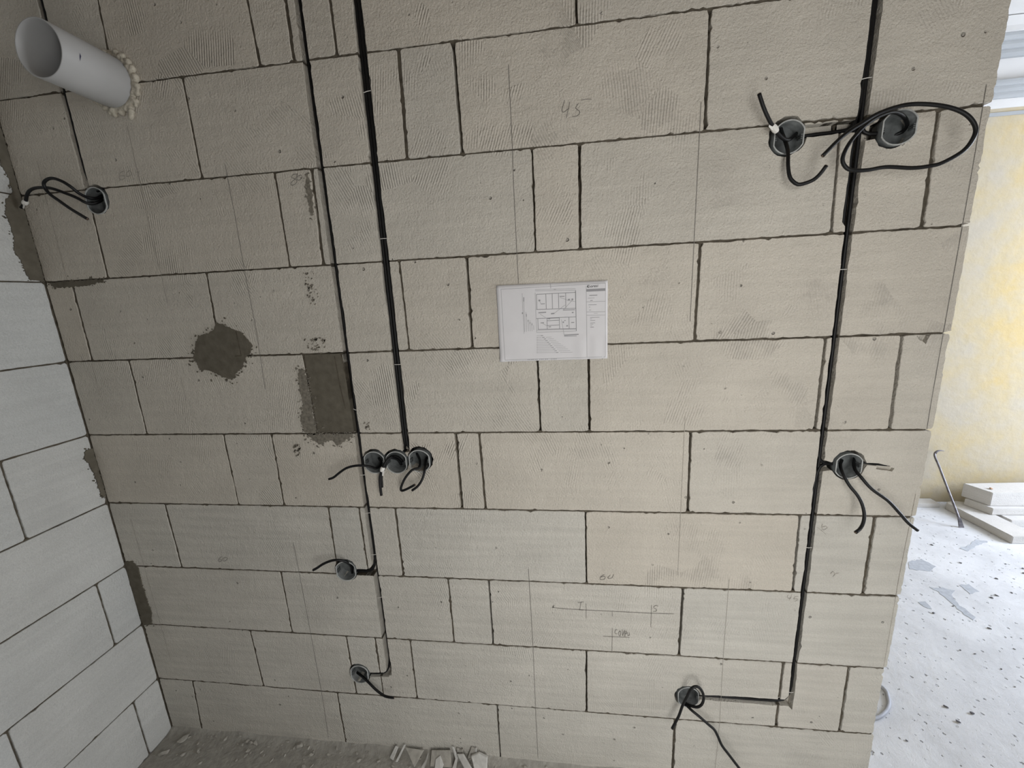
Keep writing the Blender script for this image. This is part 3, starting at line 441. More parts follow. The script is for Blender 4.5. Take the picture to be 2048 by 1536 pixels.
def strip_bm(p0, p1, half, mapf, rng, d0, amp, depth=0.12, step=0.009):
    """mortar in a joint from p0 to p1 (u,v), half its width, lying back by about d0"""
    a, b = Vector(p0), Vector(p1)
    d = b - a; L = d.length; d.normalize(); nrm = Vector((-d.y, d.x))
    n = max(3, int(L / step))
    bm = bmesh.new(); rows = []
    v = 0.0
    for i in range(n + 1):
        v = v * 0.8 + rng.gauss(0, amp * 0.6)
        y = min(max(d0 + v, 0.0006), depth - 0.01)
        p = a + d * (L * i / n)
        rows.append([bm.verts.new(mapf(*(p + nrm * half), y)), bm.verts.new(mapf(*(p - nrm * half), y)),
                     bm.verts.new(mapf(*(p - nrm * half), depth)), bm.verts.new(mapf(*(p + nrm * half), depth))])
    for A, B in zip(rows, rows[1:]):
        for k in range(4): bm.faces.new((A[k], A[(k + 1) % 4], B[(k + 1) % 4], B[k]))
    bm.faces.new(rows[0]); bm.faces.new(list(reversed(rows[-1])))
    return bm

MAIN = lambda u, v, y: (u, y, v)
LEFT = lambda u, v, y: (XL - y, -u, v)

# ---- cutters: cable chases and box holes
def poly_cutter(name, poly, depth, rng, amp=0.0008, step=0.012, front=-0.02):
    pts = []
    for i in range(len(poly)):
        a = Vector(poly[i]); b = Vector(poly[(i + 1) % len(poly)]); d = b - a; L = d.length
        n = max(1, int(L / step)); nrm = Vector((-d.y, d.x)).normalized()
        v = 0
        for k in range(n):
            v = v * 0.7 + rng.gauss(0, amp)
            bite = rng.uniform(0.001, 0.0035) if rng.random() < 0.035 else 0
            pts.append(a + d * (k / n) - nrm * (0 if k == 0 else v + bite))
    bm = bmesh.new()
    A = [bm.verts.new((p.x, front, p.y)) for p in pts]; B = [bm.verts.new((p.x, depth, p.y)) for p in pts]
    n = len(pts)
    for i in range(n): bm.faces.new((A[i], A[(i + 1) % n], B[(i + 1) % n], B[i]))
    bm.faces.new(A); bm.faces.new(list(reversed(B)))
    return from_bm(name, bm)
def rect(x0, x1, z0, z1): return [(x0, z0), (x1, z0), (x1, z1), (x0, z1)]
rc = random.Random(4)
def circle(cx, cz, r, n=28, jit=0.0012):
    return [(cx + (r + rc.gauss(0, jit)) * math.cos(2 * PI * i / n), cz + (r + rc.gauss(0, jit)) * math.sin(2 * PI * i / n)) for i in range(n)]
CUT = []
def cutter(poly, depth, amp=0.0006, step=0.012, big=False):
    o = poly_cutter('cutter', poly, depth, rc, amp, step)
    xs = [p[0] for p in poly]; zs = [p[1] for p in poly]
    CUT.append((o, min(xs) - 0.005, max(xs) + 0.005, min(zs) - 0.005, max(zs) + 0.005))
cutter(rect(-1.3645, -1.346, 1.99, 3.2), 0.028)
cutter([(-0.6405, 0.355), (-0.634, 0.342), (-0.622, 0.345), (-0.620, 0.37), (-0.6195, 3.2), (-0.641, 3.2)], 0.034)
cutter([(-0.4895, 1.185), (-0.465, 1.19), (-0.4655, 3.2), (-0.4905, 3.2)], 0.026)
cutter([(0.6835, 0.345), (0.700, 0.322), (0.7015, 1.15), (0.7025, 2.0), (0.703, 3.2), (0.682, 3.2), (0.681, 2.02), (0.675, 1.93), (0.6745, 1.775), (0.682, 1.765), (0.684, 1.6)], 0.026)
cutter([(0.555, 1.967), (0.692, 1.970), (0.692, 1.998), (0.678, 1.996), (0.555, 1.992)], 0.024)
cutter([(0.692, 1.948), (0.745, 1.953), (0.745, 1.982), (0.692, 1.990)], 0.022)
cutter([(0.692, 1.130), (0.72, 1.136), (0.74, 1.128), (0.74, 1.165), (0.72, 1.159), (0.692, 1.170)], 0.024)
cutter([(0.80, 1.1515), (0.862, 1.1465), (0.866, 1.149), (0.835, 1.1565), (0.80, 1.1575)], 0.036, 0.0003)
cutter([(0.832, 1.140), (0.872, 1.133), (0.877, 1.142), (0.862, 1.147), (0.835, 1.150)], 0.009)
cutter([(-0.71, 0.748), (-0.63, 0.749), (-0.63, 0.800), (-0.645, 0.780), (-0.66, 0.772), (-0.71, 0.773)], 0.024)
cutter([(-0.72, 0.331), (-0.632, 0.337), (-0.632, 0.368), (-0.65, 0.354), (-0.72, 0.349)], 0.024)
cutter([(0.405, 0.337), (0.690, 0.335), (0.690, 0.385), (0.675, 0.360), (0.405, 0.356)], 0.024)
cutter([(0.876, 1.4975), (0.908, 1.4980), (0.900, 1.474), (0.885, 1.484)], 0.012, 0.0008, 0.005)   # broken corner near the wall end
HOLE_OFF = {'b1': (-0.002, 0.003), 'b2': (-0.006, 0.0), 'b3': (0.002, 0.004), 'b9': (-0.002, 0.004), 'b10': (-0.002, 0.002), 'b6': (0.003, 0.006)}
for kx, (cx, cz) in BOXES.items():
    ox, oz = HOLE_OFF.get(kx, (0.0, 0.004))
    cutter(circle(cx + ox, cz + oz, 0.0405 if kx not in ('b9', 'b1') else 0.0425), 0.055, amp=0.0002, step=0.03)
cutter(circle(-1.19, 2.254, 0.066), 0.14, amp=0.0003, step=0.03)

def overlap(o, b):
    c = [Vector(v) for v in o.bound_box]
    return max(v.x for v in c) > b[1] and min(v.x for v in c) < b[2] and max(v.z for v in c) > b[3] and min(v.z for v in c) < b[4]

def head_depth(ad, gap, x):
    d = ad / 700
    if x < -0.25: d = min(d, 0.0006 * gap / abs(x))      # joints seen at a slant are filled nearer the face
    return max(d, 0.0012)
wall_back = empty('wall_back', (0, 0, 0)); tag(wall_back, kind='structure')
wall_left = empty('wall_left', (XL, 0, 0)); tag(wall_left, kind='structure')
rb = random.Random(11)
TOCUT = []
NROW = 12
def row_index(k): return 9 - k           # k counts courses from the floor; JOINTS counts from the top of the photograph
REND = [0.944, 0.940, 0.944, 0.946, 0.9485, 0.9495, 0.950, 0.9475, 0.949, 0.948, 0.947, 0.948]
EXTRA = {10: [(-1.40, -1.40, 5, 8), (-0.80, -0.80, 5, 8), (-0.2, -0.2, 6, 8), (0.35, 0.35, 5, 8)],
         11: [(-1.0, -1.0, 5, 8), (-0.42, -0.42, 5, 8), (0.06, 0.06, 6, 8), (0.66, 0.66, 5, 8)]}
for k in range(NROW):
    z0, z1 = 0.25 * k, 0.25 * (k + 1)
    js = JOINTS[row_index(k)] if row_index(k) in JOINTS else EXTRA[k]
    js = [(XL + 0.002, XL + 0.002, 2, 8)] + list(js) + [(REND[k] + 0.0025, REND[k] + 0.0025, 0, 8)]
    if k == 5:      # the mortar-filled slot beside the chase
        i = [n for n, j in enumerate(js) if abs(j[0] + 0.7657) < 0.01][0]
        js.insert(i + 1, (-0.6445, -0.6300, 3, 1))
    for i in range(len(js) - 1):
        (at, ab, ag, ad), (bt, bb, bg_, bd) = js[i], js[i + 1]
        hg = 0.0012
        ag, bg_ = ag * 0.72, bg_ * 0.72
        quad = [(ab + ag / 2000, z0 + hg), (bb - bg_ / 2000, z0 + hg), (bt - bg_ / 2000, z1 - hg), (at + ag / 2000, z1 - hg)]
        fill = (k == 5 and abs(at + 0.7657) < 0.01)
        off = 0.0012 if fill else rb.uniform(-0.0004, 0.0006)
        rough = i == len(js) - 2
        bm = block_bm(quad, MAIN, rb, 0.13, off, 0.0010 if not rough else 0.0015, 0.03 if not rough else 0.06, 0.008)
        o = from_bm('block', bm, M_PATCH if fill else (M_AACG if k <= 2 or (k == 3 and rb.random() < 0.5) else M_AAC), wall_back)
        if fill: o['label'] = 'dark grey mortar filling a narrow slot in the wall'
        TOCUT.append(o)
        if i > 0:
            bm = strip_bm((ab, z0 + 0.001), (at, z1 - 0.001), ag / 2000 + 0.004, MAIN, rb, head_depth(ad, ag, (ab + at) / 2), 0.0010 + (ad / 4500 if ab > -0.4 else 0))
            TOCUT.append(from_bm('mortar_joint', bm, M_MORTAR, wall_back))
    if k:
        bm = strip_bm((XL + 0.002, z0), (XR - 0.004, z0), 0.0012 + 0.004, MAIN, rb, min(0.0045, max(0.0012, 0.0016 / max(abs(z0 - 1.64), 0.2))), 0.0022 if z0 > 1.0 else 0.0009)
        TOCUT.append(from_bm('mortar_joint', bm, M_MORTAR, wall_back))
core = box('wall_core', XL - 0.1, XR - 0.01, 0.135, 0.16, 0, TOP, M_AACL, wall_back)
for o in TOCUT:
    for b in CUT:
        if overlap(o, b):
            m = o.modifiers.new('chase', 'BOOLEAN'); m.operation = 'DIFFERENCE'; m.solver = 'EXACT'; m.object = b[0]
dg = bpy.context.evaluated_depsgraph_get()
for o in TOCUT:
    if len(o.modifiers):
        mt = o.data.materials[0]
        me = bpy.data.meshes.new_from_object(o.evaluated_get(dg))
        o.modifiers.clear(); old = o.data; o.data = me
        me.materials.clear(); me.materials.append(mt)
        for pl in me.polygons: pl.material_index = 0
        bpy.data.meshes.remove(old)
for b in CUT:
    bpy.data.objects.remove(b[0], do_unlink=True)

LJ = {0: [0.093, 0.70, 1.30], 1: [0.382, 0.98, 1.58], 2: [0.095, 0.69, 1.29], 3: [0.46, 1.06, 1.66], 4: [0.220, 0.82, 1.42], 5: [0.50, 1.10], 6: [0.30, 0.90, 1.5],
      7: [0.45, 1.05], 8: [0.25, 0.85, 1.45], 9: [0.40, 1.0], 10: [0.15, 0.75, 1.35], 11: [0.45, 1.05]}
LEND = -FY
bm = strip_bm((XL + 0.0015, 0.0), (XL + 0.0015, TOP), 0.005, MAIN, rb, 0.0012, 0.0009)
from_bm('mortar_joint', bm, M_MORTAR, wall_back)
corner_strip_l = strip_bm((0.0012, 0.0), (0.0012, TOP), 0.004, LEFT, rb, 0.0010, 0.0006)
def keep(o, par):
    o.parent = par; o.matrix_parent_inverse = Matrix.Translation(-Vector(par.location)); return o
for k in range(NROW):
    z0, z1 = 0.25 * k, 0.25 * (k + 1)
    js = [0.0] + LJ[k]
    while js[-1] + 0.6 < LEND - 0.05: js.append(js[-1] + 0.6)
    js.append(LEND)
    for i in range(len(js) - 1):
        a, b = js[i], js[i + 1]
        g = 0.0022
        quad = [(a + g, z0 + 0.0016), (b - g, z0 + 0.0016), (b - g, z1 - 0.0016), (a + g, z1 - 0.0016)]
        keep(from_bm('block', block_bm(quad, LEFT, rb, 0.12, rb.uniform(-0.0004, 0.0006), 0.0006, 0.012), M_AACL), wall_left)
        if i:
            keep(from_bm('mortar_joint', strip_bm((a, z0), (a, z1), g + 0.003, LEFT, rb, 0.005, 0.0015), M_MORTAR), wall_left)
    if k:
        keep(from_bm('mortar_joint', strip_bm((0, z0), (LEND, z0), 0.0046, LEFT, rb, 0.003, 0.0012), M_MORTAR), wall_left)
keep(from_bm('mortar_joint', corner_strip_l, M_MORTAR), wall_left)
keep(box('wall_core', XL - 0.16, XL - 0.125, FY, 0.1, 0, TOP, M_AACL), wall_left)

# ------------------------------------------------------------------ mortar patches and smears
def patch(name, poly, mapf, rng, thick, mat, parent, amp=0.0025, flecks=0, spread=0.02, step=0.004):
    pts = []
    for i in range(len(poly)):
        a = Vector(poly[i]); b = Vector(poly[(i + 1) % len(poly)]); d = b - a
        n = max(1, int(d.length / step)); nrm = Vector((-d.y, d.x)).normalized()
        for kk in range(n):
            pts.append(a + d * (kk / n) + nrm * rng.gauss(0, amp))
    cen = sum(pts, Vector((0, 0))) / len(pts)
    bm = bmesh.new()
    def slab(P, th):
        A = [bm.verts.new(mapf(p.x, p.y, -th)) for p in P]
        B = [bm.verts.new(mapf(p.x, p.y, 0.002)) for p in P]
        n = len(P)
        for i in range(n): bm.faces.new((A[i], A[(i + 1) % n], B[(i + 1) % n], B[i]))
        for t in tessellate_polygon([[Vector((p.x, p.y, 0)) for p in P]]):
            if len(set(t)) == 3:
                try: bm.faces.new([A[i] for i in t])
                except ValueError: pass
    slab(pts, thick)
    for _ in range(flecks):
        p = rng.choice(pts); dirv = (p - cen).normalized()
        c = p + dirv * abs(rng.gauss(0, spread)) + Vector((rng.gauss(0, 0.004), rng.gauss(0, 0.004)))
        r = rng.uniform(0.0008, 0.0028); el = rng.uniform(1, 2.4); th = rng.uniform(0, PI)
        P = []
        for j in range(6):
            q = Vector((math.cos(j * PI / 3) * r * el * rng.uniform(.7, 1.2), math.sin(j * PI / 3) * r * rng.uniform(.7, 1.2)))
            P.append(c + Vector((q.x * math.cos(th) - q.y * math.sin(th), q.x * math.sin(th) + q.y * math.cos(th))))
        slab(P, thick * 0.6)
    o = from_bm(name, bm, mat)
    return keep(o, parent)
rp = random.Random(21)
o = patch('mortar_patch', PATCH['blot'], MAIN, rp, 0.0022, M_PATCH, wall_back, 0.0011, 70, 0.008); o['label'] = 'dark grey mortar blot smeared over a joint'
patch('mortar_smear', PATCH['smear_side'], MAIN, rp, 0.0012, M_SMEAR, wall_back, 0.0014, 110, 0.006)
patch('mortar_smear', PATCH['smear_low'], MAIN, rp, 0.0012, M_SMEAR, wall_back, 0.0014, 110, 0.007)
patch('mortar_smear', PATCH['bed_smear_c'], MAIN, rp, 0.0012, M_PATCH, wall_back, 0.002, 20, 0.006)
patch('mortar_smear', PATCH['joint_smear_2'], MAIN, rp, 0.0012, M_SMEAR, wall_back, 0.002, 20, 0.005)
patch('mortar_patch', PATCH['corner_strip'], MAIN, rp, 0.0025, M_PATCH, wall_back, 0.0015, 8, 0.004)
def flecks_only(poly, n, mat=M_SMEAR, big=0.0024):
    bm = bmesh.new()
    cx = [p[0] for p in poly]; cz = [p[1] for p in poly]
    for _ in range(n):
        x = rp.uniform(min(cx), max(cx)); z = rp.uniform(min(cz), max(cz)); r = rp.uniform(0.0007, big); el = rp.uniform(1, 3)
        th = rp.uniform(0.4, 1.1)
        P = []
        for j in range(6):
            q = Vector((math.cos(j * PI / 3) * r * el, math.sin(j * PI / 3) * r))
            P.append((x + q.x * math.cos(th) - q.y * math.sin(th), z + q.x * math.sin(th) + q.y * math.cos(th)))
        A = [bm.verts.new((a, -0.0011, b)) for a, b in P]; B = [bm.verts.new((a, 0.001, b)) for a, b in P]
        for i in range(6): bm.faces.new((A[i], A[(i + 1) % 6], B[(i + 1) % 6], B[i]))
        bm.faces.new(A)
    return from_bm('mortar_smear', bm, mat, wall_back)
flecks_only(PATCH['smear_top'], 45)
flecks_only([(-0.725, 1.64), (-0.69, 1.735)], 40)          # speckle above the slot, row of the long patch
flecks_only([(-0.845, 1.175), (-0.825, 1.215)], 25, M_SMEAR, 0.003)
flecks_only([(-0.60, 1.26), (-0.585, 1.285)], 12)
o = patch('mortar_patch', LEFTPATCH[0], LEFT, rp, 0.003, M_PATCH, wall_left, 0.0012, 120, 0.005)
o = patch('mortar_patch', LEFTPATCH[1], LEFT, rp, 0.003, M_PATCH, wall_left, 0.0013, 40, 0.005)

# ------------------------------------------------------------------ pencil lines and numbers on the blocks
def ribbons(name, lines, width, mat, y=-0.0011, parent=wall_back, jit=0.0):
    bm = bmesh.new()
    for ln in lines:
        P = [Vector(p) for p in ln]
        if len(P) > 3:
            P = [Vector((v.x, v.z)) for v in spline([(a.x, 0, a.y) for a in P], 0.004)]
        for a, b in zip(P, P[1:]):
            d = (b - a)
            if d.length < 1e-6: continue
            d.normalize(); n = Vector((-d.y, d.x)) * width / 2; e = d * width * 0.3
            vs = [bm.verts.new((q.x, y, q.y)) for q in (a - e - n, b + e - n, b + e + n, a - e + n)]
            bm.faces.new(vs)
    for f in bm.faces:
        if f.normal.y > 0: f.normal_flip()
    me = bpy.data.meshes.new(name); bm.to_mesh(me); bm.free()
    return link(name, me, mat, parent)
for i, ln in enumerate(PENCIL):
    strong = i in (1, 4, 5, 6, 12, 9)
    ribbons('pencil_line', [ln], 0.0014 if strong else 0.0012, M_PENCIL if strong else M_PENCILF)
ribbons('score_line', [[(-0.9675, 1.575), (-0.9655, 1.504)]], 0.0030, M_MORTAR, -0.0027)
ribbons('score_line', [[(-0.985, 1.501), (-0.9655, 1.5015)]], 0.0030, M_MORTAR, -0.0027)
ribbons('score_line', [[(-0.6665, 1.49), (-0.6625, 1.40), (-0.6555, 1.33)]], 0.0030, M_MORTAR, 0.0006)
WL = {'45 top': 'pencilled number 45', '60 left': 'faint pencilled number 60', '80': 'pencilled number 80', '60 low left': 'pencilled number 60', '60 mid': 'pencilled number 60',
      '45 low': 'pencilled number 45', 'plan sketch': 'pencil sketch with crossed lines, letters and a word', 'scribble': 'faint pencil scribble'}
for kx, lines in WRITING.items():
    o = ribbons('pencil_writing', lines, 0.0013, M_PENCILF if kx in ('scribble', '60 left', '45 low') else M_PENCIL)
    o['label'] = WL[kx]

# ------------------------------------------------------------------ flush boxes
def outline(r, flat, n=40, sc=1.0):
    pts = []
    for i in range(n):
        a = 2 * PI * i / n
        x, z = r * math.cos(a), r * math.sin(a)
        x = max(-flat, min(flat, x))
        pts.append((x * sc, z * sc))
    return pts
def make_box(cx, cz, label, proud=0.002, tilt=(0, 0), depth=0.044, r=0.0362, flat=0.0325):
    root = empty('flush_box', (cx, 0, cz))
    tag(root, label, 'junction box', 'grey flush boxes sunk in the wall')
    y0 = -proud; y1 = y0 + depth
    bm = bmesh.new()
    O0 = outline(r, flat); I0 = outline(r - 0.0016, flat - 0.0016); I1 = outline(r - 0.0026, flat - 0.0026); O1 = outline(r - 0.001, flat - 0.001)
    f = lambda P, y: [bm.verts.new((x, y, z)) for x, z in P]
    a, b, c, d = f(O1, y1), f(O0, y0), f(I0, y0), f(I1, y1 - 0.003)
    n = len(a)
    for A, B in ((a, b), (b, c), (c, d)):
        for i in range(n): bm.faces.new((A[i], A[(i + 1) % n], B[(i + 1) % n], B[i]))
    bm.faces.new(a); bm.faces.new(d)
    sh = smooth_sides(from_bm('shell', bm, M_BOX, root))
    bm = bmesh.new()
    o1, o2 = outline(r + 0.0004, flat + 0.0004), outline(r - 0.0022, flat - 0.0022)
    A, B, C_, D = f(o1, y0 + 0.0015), f(o1, y0 - 0.0008), f(o2, y0 - 0.0008), f(o2, y0 + 0.0015)
    for P, Q in ((A, B), (B, C_), (C_, D), (D, A)):
        for i in range(n): bm.faces.new((P[i], P[(i + 1) % n], Q[(i + 1) % n], Q[i]))
    from_bm('rim', bm, M_RIM, root)
    for s in (-1, 1):
        bm = bmesh.new()
        for j in range(3):
            zz = -0.0055 + j * 0.0040
            box_bm(bm, s * (flat - 0.0065), s * (flat - 0.0022), y0 + 0.0005, y0 + 0.018, zz, zz + 0.0026)
        from_bm('screw_tower', bm, M_BOX, sh)
    bm = bmesh.new()
    tube_bm(bm, [(0, y1 - 0.0036, 0), (0, y1 - 0.0028, 0)], 0.011, 20)
    from_bm('knockout', bm, M_BOX, sh)
    root.rotation_euler = (tilt[0], 0, tilt[1])
    return root
make_box(*BOXES['b1'], 'grey flush box with a white taped black cable, upper right wall', 0.002, (0.05, 0.0))
make_box(*BOXES['b2'], 'grey flush box projecting behind the big black cable loop', 0.010, (0.0, -0.12), r=0.0365)
make_box(*BOXES['b3'], 'grey flush box near the left corner below the white pipe', 0.002, (0.02, 0.0), r=0.037)
make_box(*BOXES['b4'], 'leftmost of three grey flush boxes in a row', 0.001)
make_box(*BOXES['b5'], 'middle of three grey flush boxes in a row', 0.001)
make_box(*BOXES['b6'], 'rightmost of three grey flush boxes in a row', 0.0015)
make_box(*BOXES['b7'], 'grey flush box left of the chase, third course below the triple boxes', 0.001, (0.0, 0.1), r=0.0365)
make_box(*BOXES['b8'], 'grey flush box at the foot of the left chase', 0.002, (-0.05, 0.0))
make_box(*BOXES['b9'], 'grey flush box with two hanging black cables near the wall end', -0.002, (0.0, 0.0))
make_box(*BOXES['b10'], 'grey flush box with a small cable loop low on the wall', 0.003, (-0.10, 0.05))

# ------------------------------------------------------------------ loose cable ends
CL = {'box1_up': 'short black cable with white tape pointing up from box', 'box1_down': 'black cable curling down and right from the taped box',
      'box2_loop': 'long black cable coiled in a wide oval loop at upper right', 'box3_corner': 'black cable bent into the left corner with pale tape',
      'box3_loop': 'black cable hooked back in a narrow loop below the pipe', 'box4': 'black cable curving left across the chase from triple boxes',
      'box5': 'longer black cable hanging straight down from middle triple box', 'box5_stub': 'shorter black cable stub beside the hanging one, middle triple box',
      'box6_loop': 'black cable bent into a triangle under the right triple box', 'box6_down': 'black cable hanging from right triple box, cut end showing',
      'box7': 'black cable arching left over the single box beside chase', 'box8': 'short black cable drooping right from the lowest left box',
      'box9_short': 'shorter hooked black cable hanging near the wall end', 'box9_long': 'longer black cable reaching past the wall end',
      'box10_loop': 'black cable with a small round loop, low right box', 'box10_long': 'long black cable running down to the floor from low box'}
TAPE_ON = {'box1_up': 0, 'box3_corner': 1, 'box5': 2}
for kx, pts in CABLES.items():
    sp = spline(pts, 0.005)
    root = empty('electrical_cable', sp[0]); tag(root, CL[kx], 'cable', 'black cable ends at the wall boxes')
    r = 0.0041 if kx not in ('box6_loop', 'box6_down', 'box5_stub', 'box4') else 0.0037
    bm = bmesh.new(); tube_bm(bm, sp, r, 12)
    sheath = keep(smooth_sides(from_bm('sheath', bm, M_CABLE)), root)
    e = sp[-1]; dirv = (sp[-1] - sp[-3]).normalized()
    bm = bmesh.new()
    side = dirv.cross(Vector((0.3, 1, 0.2))).normalized()
    for j in range(3):
        off = Matrix.Rotation(j * 2 * PI / 3, 3, dirv) @ side * 0.0017
        tube_bm(bm, [e + off - dirv * 0.003, e + off + dirv * 0.0012], 0.0011, 6)
    from_bm('cut_core', bm, M_COPPER, sheath)
    if kx in TAPE_ON:
        T = Vector(TAPES[TAPE_ON[kx]])
        i = min(range(len(sp)), key=lambda q: (sp[q] - T).length)
        i = max(2, min(len(sp) - 4, i))
        a = sp[i]; d = (sp[i + 2] - sp[i - 2]).normalized()
        bm = bmesh.new()
        rr = r + 0.0022
        L = 0.010 if kx == 'box1_up' else 0.007
        tube_bm(bm, [a - d * L, a - d * L * 0.4, a + d * L * 0.3, a + d * L], lambda t: rr * (0.85 + 0.3 * math.sin(t * PI)), 9)
        # loose tag of the tape
        s = d.cross(Vector((0, 1, 0))).normalized()
        vs = [bm.verts.new(a + d * L * 0.6 + s * 0.004 + Vector((0, -0.006, 0)) + v) for v in (Vector((0, 0, 0)), s * 0.004 + d * 0.012, s * 0.007 + d * 0.010, s * 0.005 - d * 0.006)]
        vs2 = [bm.verts.new(v.co + Vector((0, 0.0008, 0))) for v in vs]
        bm.faces.new(vs); bm.faces.new(list(reversed(vs2)))
        for j in range(4): bm.faces.new((vs[j], vs[(j + 1) % 4], vs2[(j + 1) % 4], vs2[j]))
        from_bm('tape', bm, M_TAPE, sheath)

# ------------------------------------------------------------------ cables laid in the chases
def run(label, pts, clips=(), r=0.0044):
    sp = spline(pts, 0.02)
    root = empty('chased_cable', sp[-1]); tag(root, label, 'cable', 'black cables laid in the wall chases')
    bm = bmesh.new(); tube_bm(bm, sp, r, 10)
    keep(smooth_sides(from_bm('sheath', bm, M_CABLE)), root)
    for (x0, x1, z, dz) in clips:
        bm = bmesh.new()
        tube_bm(bm, [(x0, 0.004, z), ((x0 + x1) / 2, 0.0025, z + dz / 2), (x1, 0.004, z + dz)], 0.0009, 6)
        keep(from_bm('clip', bm, M_TAPE), root)
    return root
def vert(x, y, z0, wob, seed, n=9, z1=3.0):
    rr = random.Random(seed)
    return [(x + rr.uniform(-wob, wob), y + rr.uniform(-wob, wob) * 0.6, z1 + (z0 - z1) * i / (n - 1)) for i in range(n)]
run('black cable in the chase behind the white pipe', vert(-1.3575, 0.010, 2.08, 0.0004, 1) + [(-1.356, 0.012, 2.03), (-1.345, 0.022, 1.998)])
run('rear black cable in the left long chase down to the lowest box', vert(-0.6350, 0.0290, 0.42, 0.0002, 2, 14) + [(-0.636, 0.025, 0.375), (-0.645, 0.014, 0.350), (-0.665, 0.011, 0.341), (-0.705, 0.012, 0.337)],
    [(-0.639, -0.621, 0.66, 0.004)])
run('front black cable in the left long chase to the box halfway', vert(-0.6335, 0.0198, 0.83, 0.0002, 3, 11) + [(-0.6350, 0.015, 0.795), (-0.645, 0.013, 0.765), (-0.670, 0.012, 0.757), (-0.705, 0.014, 0.755)],
    [(-0.639, -0.621, 1.110, 0.001), (-0.639, -0.621, 0.978, 0.001), (-0.638, -0.621, 0.826, 0.001), (-0.632, -0.6200, 1.327, -0.004)])
run('left of three black cables in the middle chase', vert(-0.4847, 0.012, 1.235, 0.0002, 4) + [(-0.4835, 0.014, 1.21), (-0.492, 0.02, 1.185)], [(-0.488, -0.467, 2.165, 0.003)])
run('centre one of three black cables in the middle chase', vert(-0.4757, 0.0105, 1.235, 0.0002, 5) + [(-0.474, 0.013, 1.205), (-0.462, 0.024, 1.180)], [(-0.487, -0.466, 1.810, 0.0)])
run('right of three black cables in the middle chase', vert(-0.4800, 0.0205, 1.235, 0.0002, 6) + [(-0.466, 0.018, 1.205), (-0.450, 0.024, 1.185)], [(-0.485, -0.464, 1.460, 0.0)])
run('black cable in the right chase down to the low box', vert(0.6966, 0.0135, 0.43, 0.0002, 7, 14) + [(0.6945, 0.0125, 0.392), (0.684, 0.011, 0.358), (0.655, 0.0105, 0.3435), (0.55, 0.0105, 0.3425), (0.42, 0.012, 0.3425)],
    [(0.684, 0.701, 1.665, 0.0), (0.682, 0.700, 0.896, 0.0), (0.684, 0.700, 0.385, 0.001)])
run('black cable in the right chase turning into the end box', vert(0.6885, 0.0190, 1.24, 0.0002, 8) + [(0.6890, 0.017, 1.195), (0.700, 0.013, 1.160), (0.72, 0.016, 1.149), (0.745, 0.02, 1.147)], [(0.681, 0.702, 2.077, 0.002)])
run('black cable from the right chase to the taped box', vert(0.6880, 0.0085, 2.06, 0.0002, 9, 6) + [(0.687, 0.009, 2.025), (0.678, 0.012, 1.985), (0.655, 0.013, 1.977), (0.60, 0.013, 1.975), (0.565, 0.018, 1.974)])
run('black cable from the right chase to the projecting box', vert(0.6970, 0.0225, 2.04, 0.0002, 10, 6) + [(0.697, 0.019, 2.005), (0.708, 0.016, 1.972), (0.730, 0.014, 1.966), (0.748, 0.016, 1.966)])
run('slack black cable crossing the chase beside the end box', [(0.690, 0.017, 1.02), (0.6905, 0.012, 1.07), (0.692, 0.010, 1.11), (0.700, 0.011, 1.142), (0.722, 0.016, 1.150), (0.745, 0.02, 1.148)])

run('added black strip giving the shade of the short groove right of the end box', [(0.8055, 0.014, 1.1540), (0.812, 0.009, 1.1540), (0.835, 0.006, 1.1515), (0.862, 0.008, 1.1480)], (), 0.0030)  # black tube added to stand in for the shade inside the slot
# ------------------------------------------------------------------ white pipe with foam
PX, PZ = -1.19, 2.254
pipe = empty('drain_pipe', (PX, 0, PZ)); tag(pipe, 'white plastic pipe jutting from the wall through foam, upper left', 'pipe')
bm = bmesh.new()
R0, R1, Y0, Y1, N = 0.0625, 0.0592, -0.163, 0.125, 64
prof = [(R0, Y1), (R0, Y0 + 0.001), (R0 - 0.0008, Y0), (R1 + 0.0008, Y0), (R1, Y0 + 0.001), (R1, Y1)]
rings = [[bm.verts.new((r * math.cos(2 * PI * i / N), y, r * math.sin(2 * PI * i / N))) for i in range(N)] for r, y in prof]
for A, B in zip(rings, rings[1:] + rings[:1]):
    for i in range(N): bm.faces.new((A[i], A[(i + 1) % N], B[(i + 1) % N], B[i]))
smooth_sides(from_bm('tube', bm, M_PVC, pipe))
bm = bmesh.new()
# printed tick mark on the pipe side, following the curve
P = []
for ang, yy in ((10, -0.126), (4, -0.1245), (-6, -0.128), (-8, -0.1285), (2, -0.1285)):
    aa = math.radians(ang - 8); P.append(bm.verts.new(((R0 + 0.0003) * math.cos(aa), yy, (R0 + 0.0003) * math.sin(aa))))
bm.faces.new(P)
from_bm('ink_mark', bm, M_MARKPEN, pipe)
rf = random.Random(5)
bm = bmesh.new()
def lump(c, r, sx=1, sy=1, sz=1):
    res = bmesh.ops.create_icosphere(bm, subdivisions=2, radius=r)
    for v in res['verts']:
        d = 1 + 0.22 * noise.noise(v.co * 90 + Vector(c) * 70)
        v.co = Vector((v.co.x * sx * d, v.co.y * sy * d, v.co.z * sz * d)) + Vector(c)
for i in range(60):
    a = 2 * PI * i / 60 + rf.uniform(-0.05, 0.05)
    rr = 0.0670 + rf.uniform(-0.001, 0.006)
    s = rf.uniform(0.0035, 0.0078)
    lump((rr * math.cos(a), rf.uniform(-0.009, -0.002), rr * math.sin(a)), s, 1, rf.uniform(0.7, 1.2), 1)
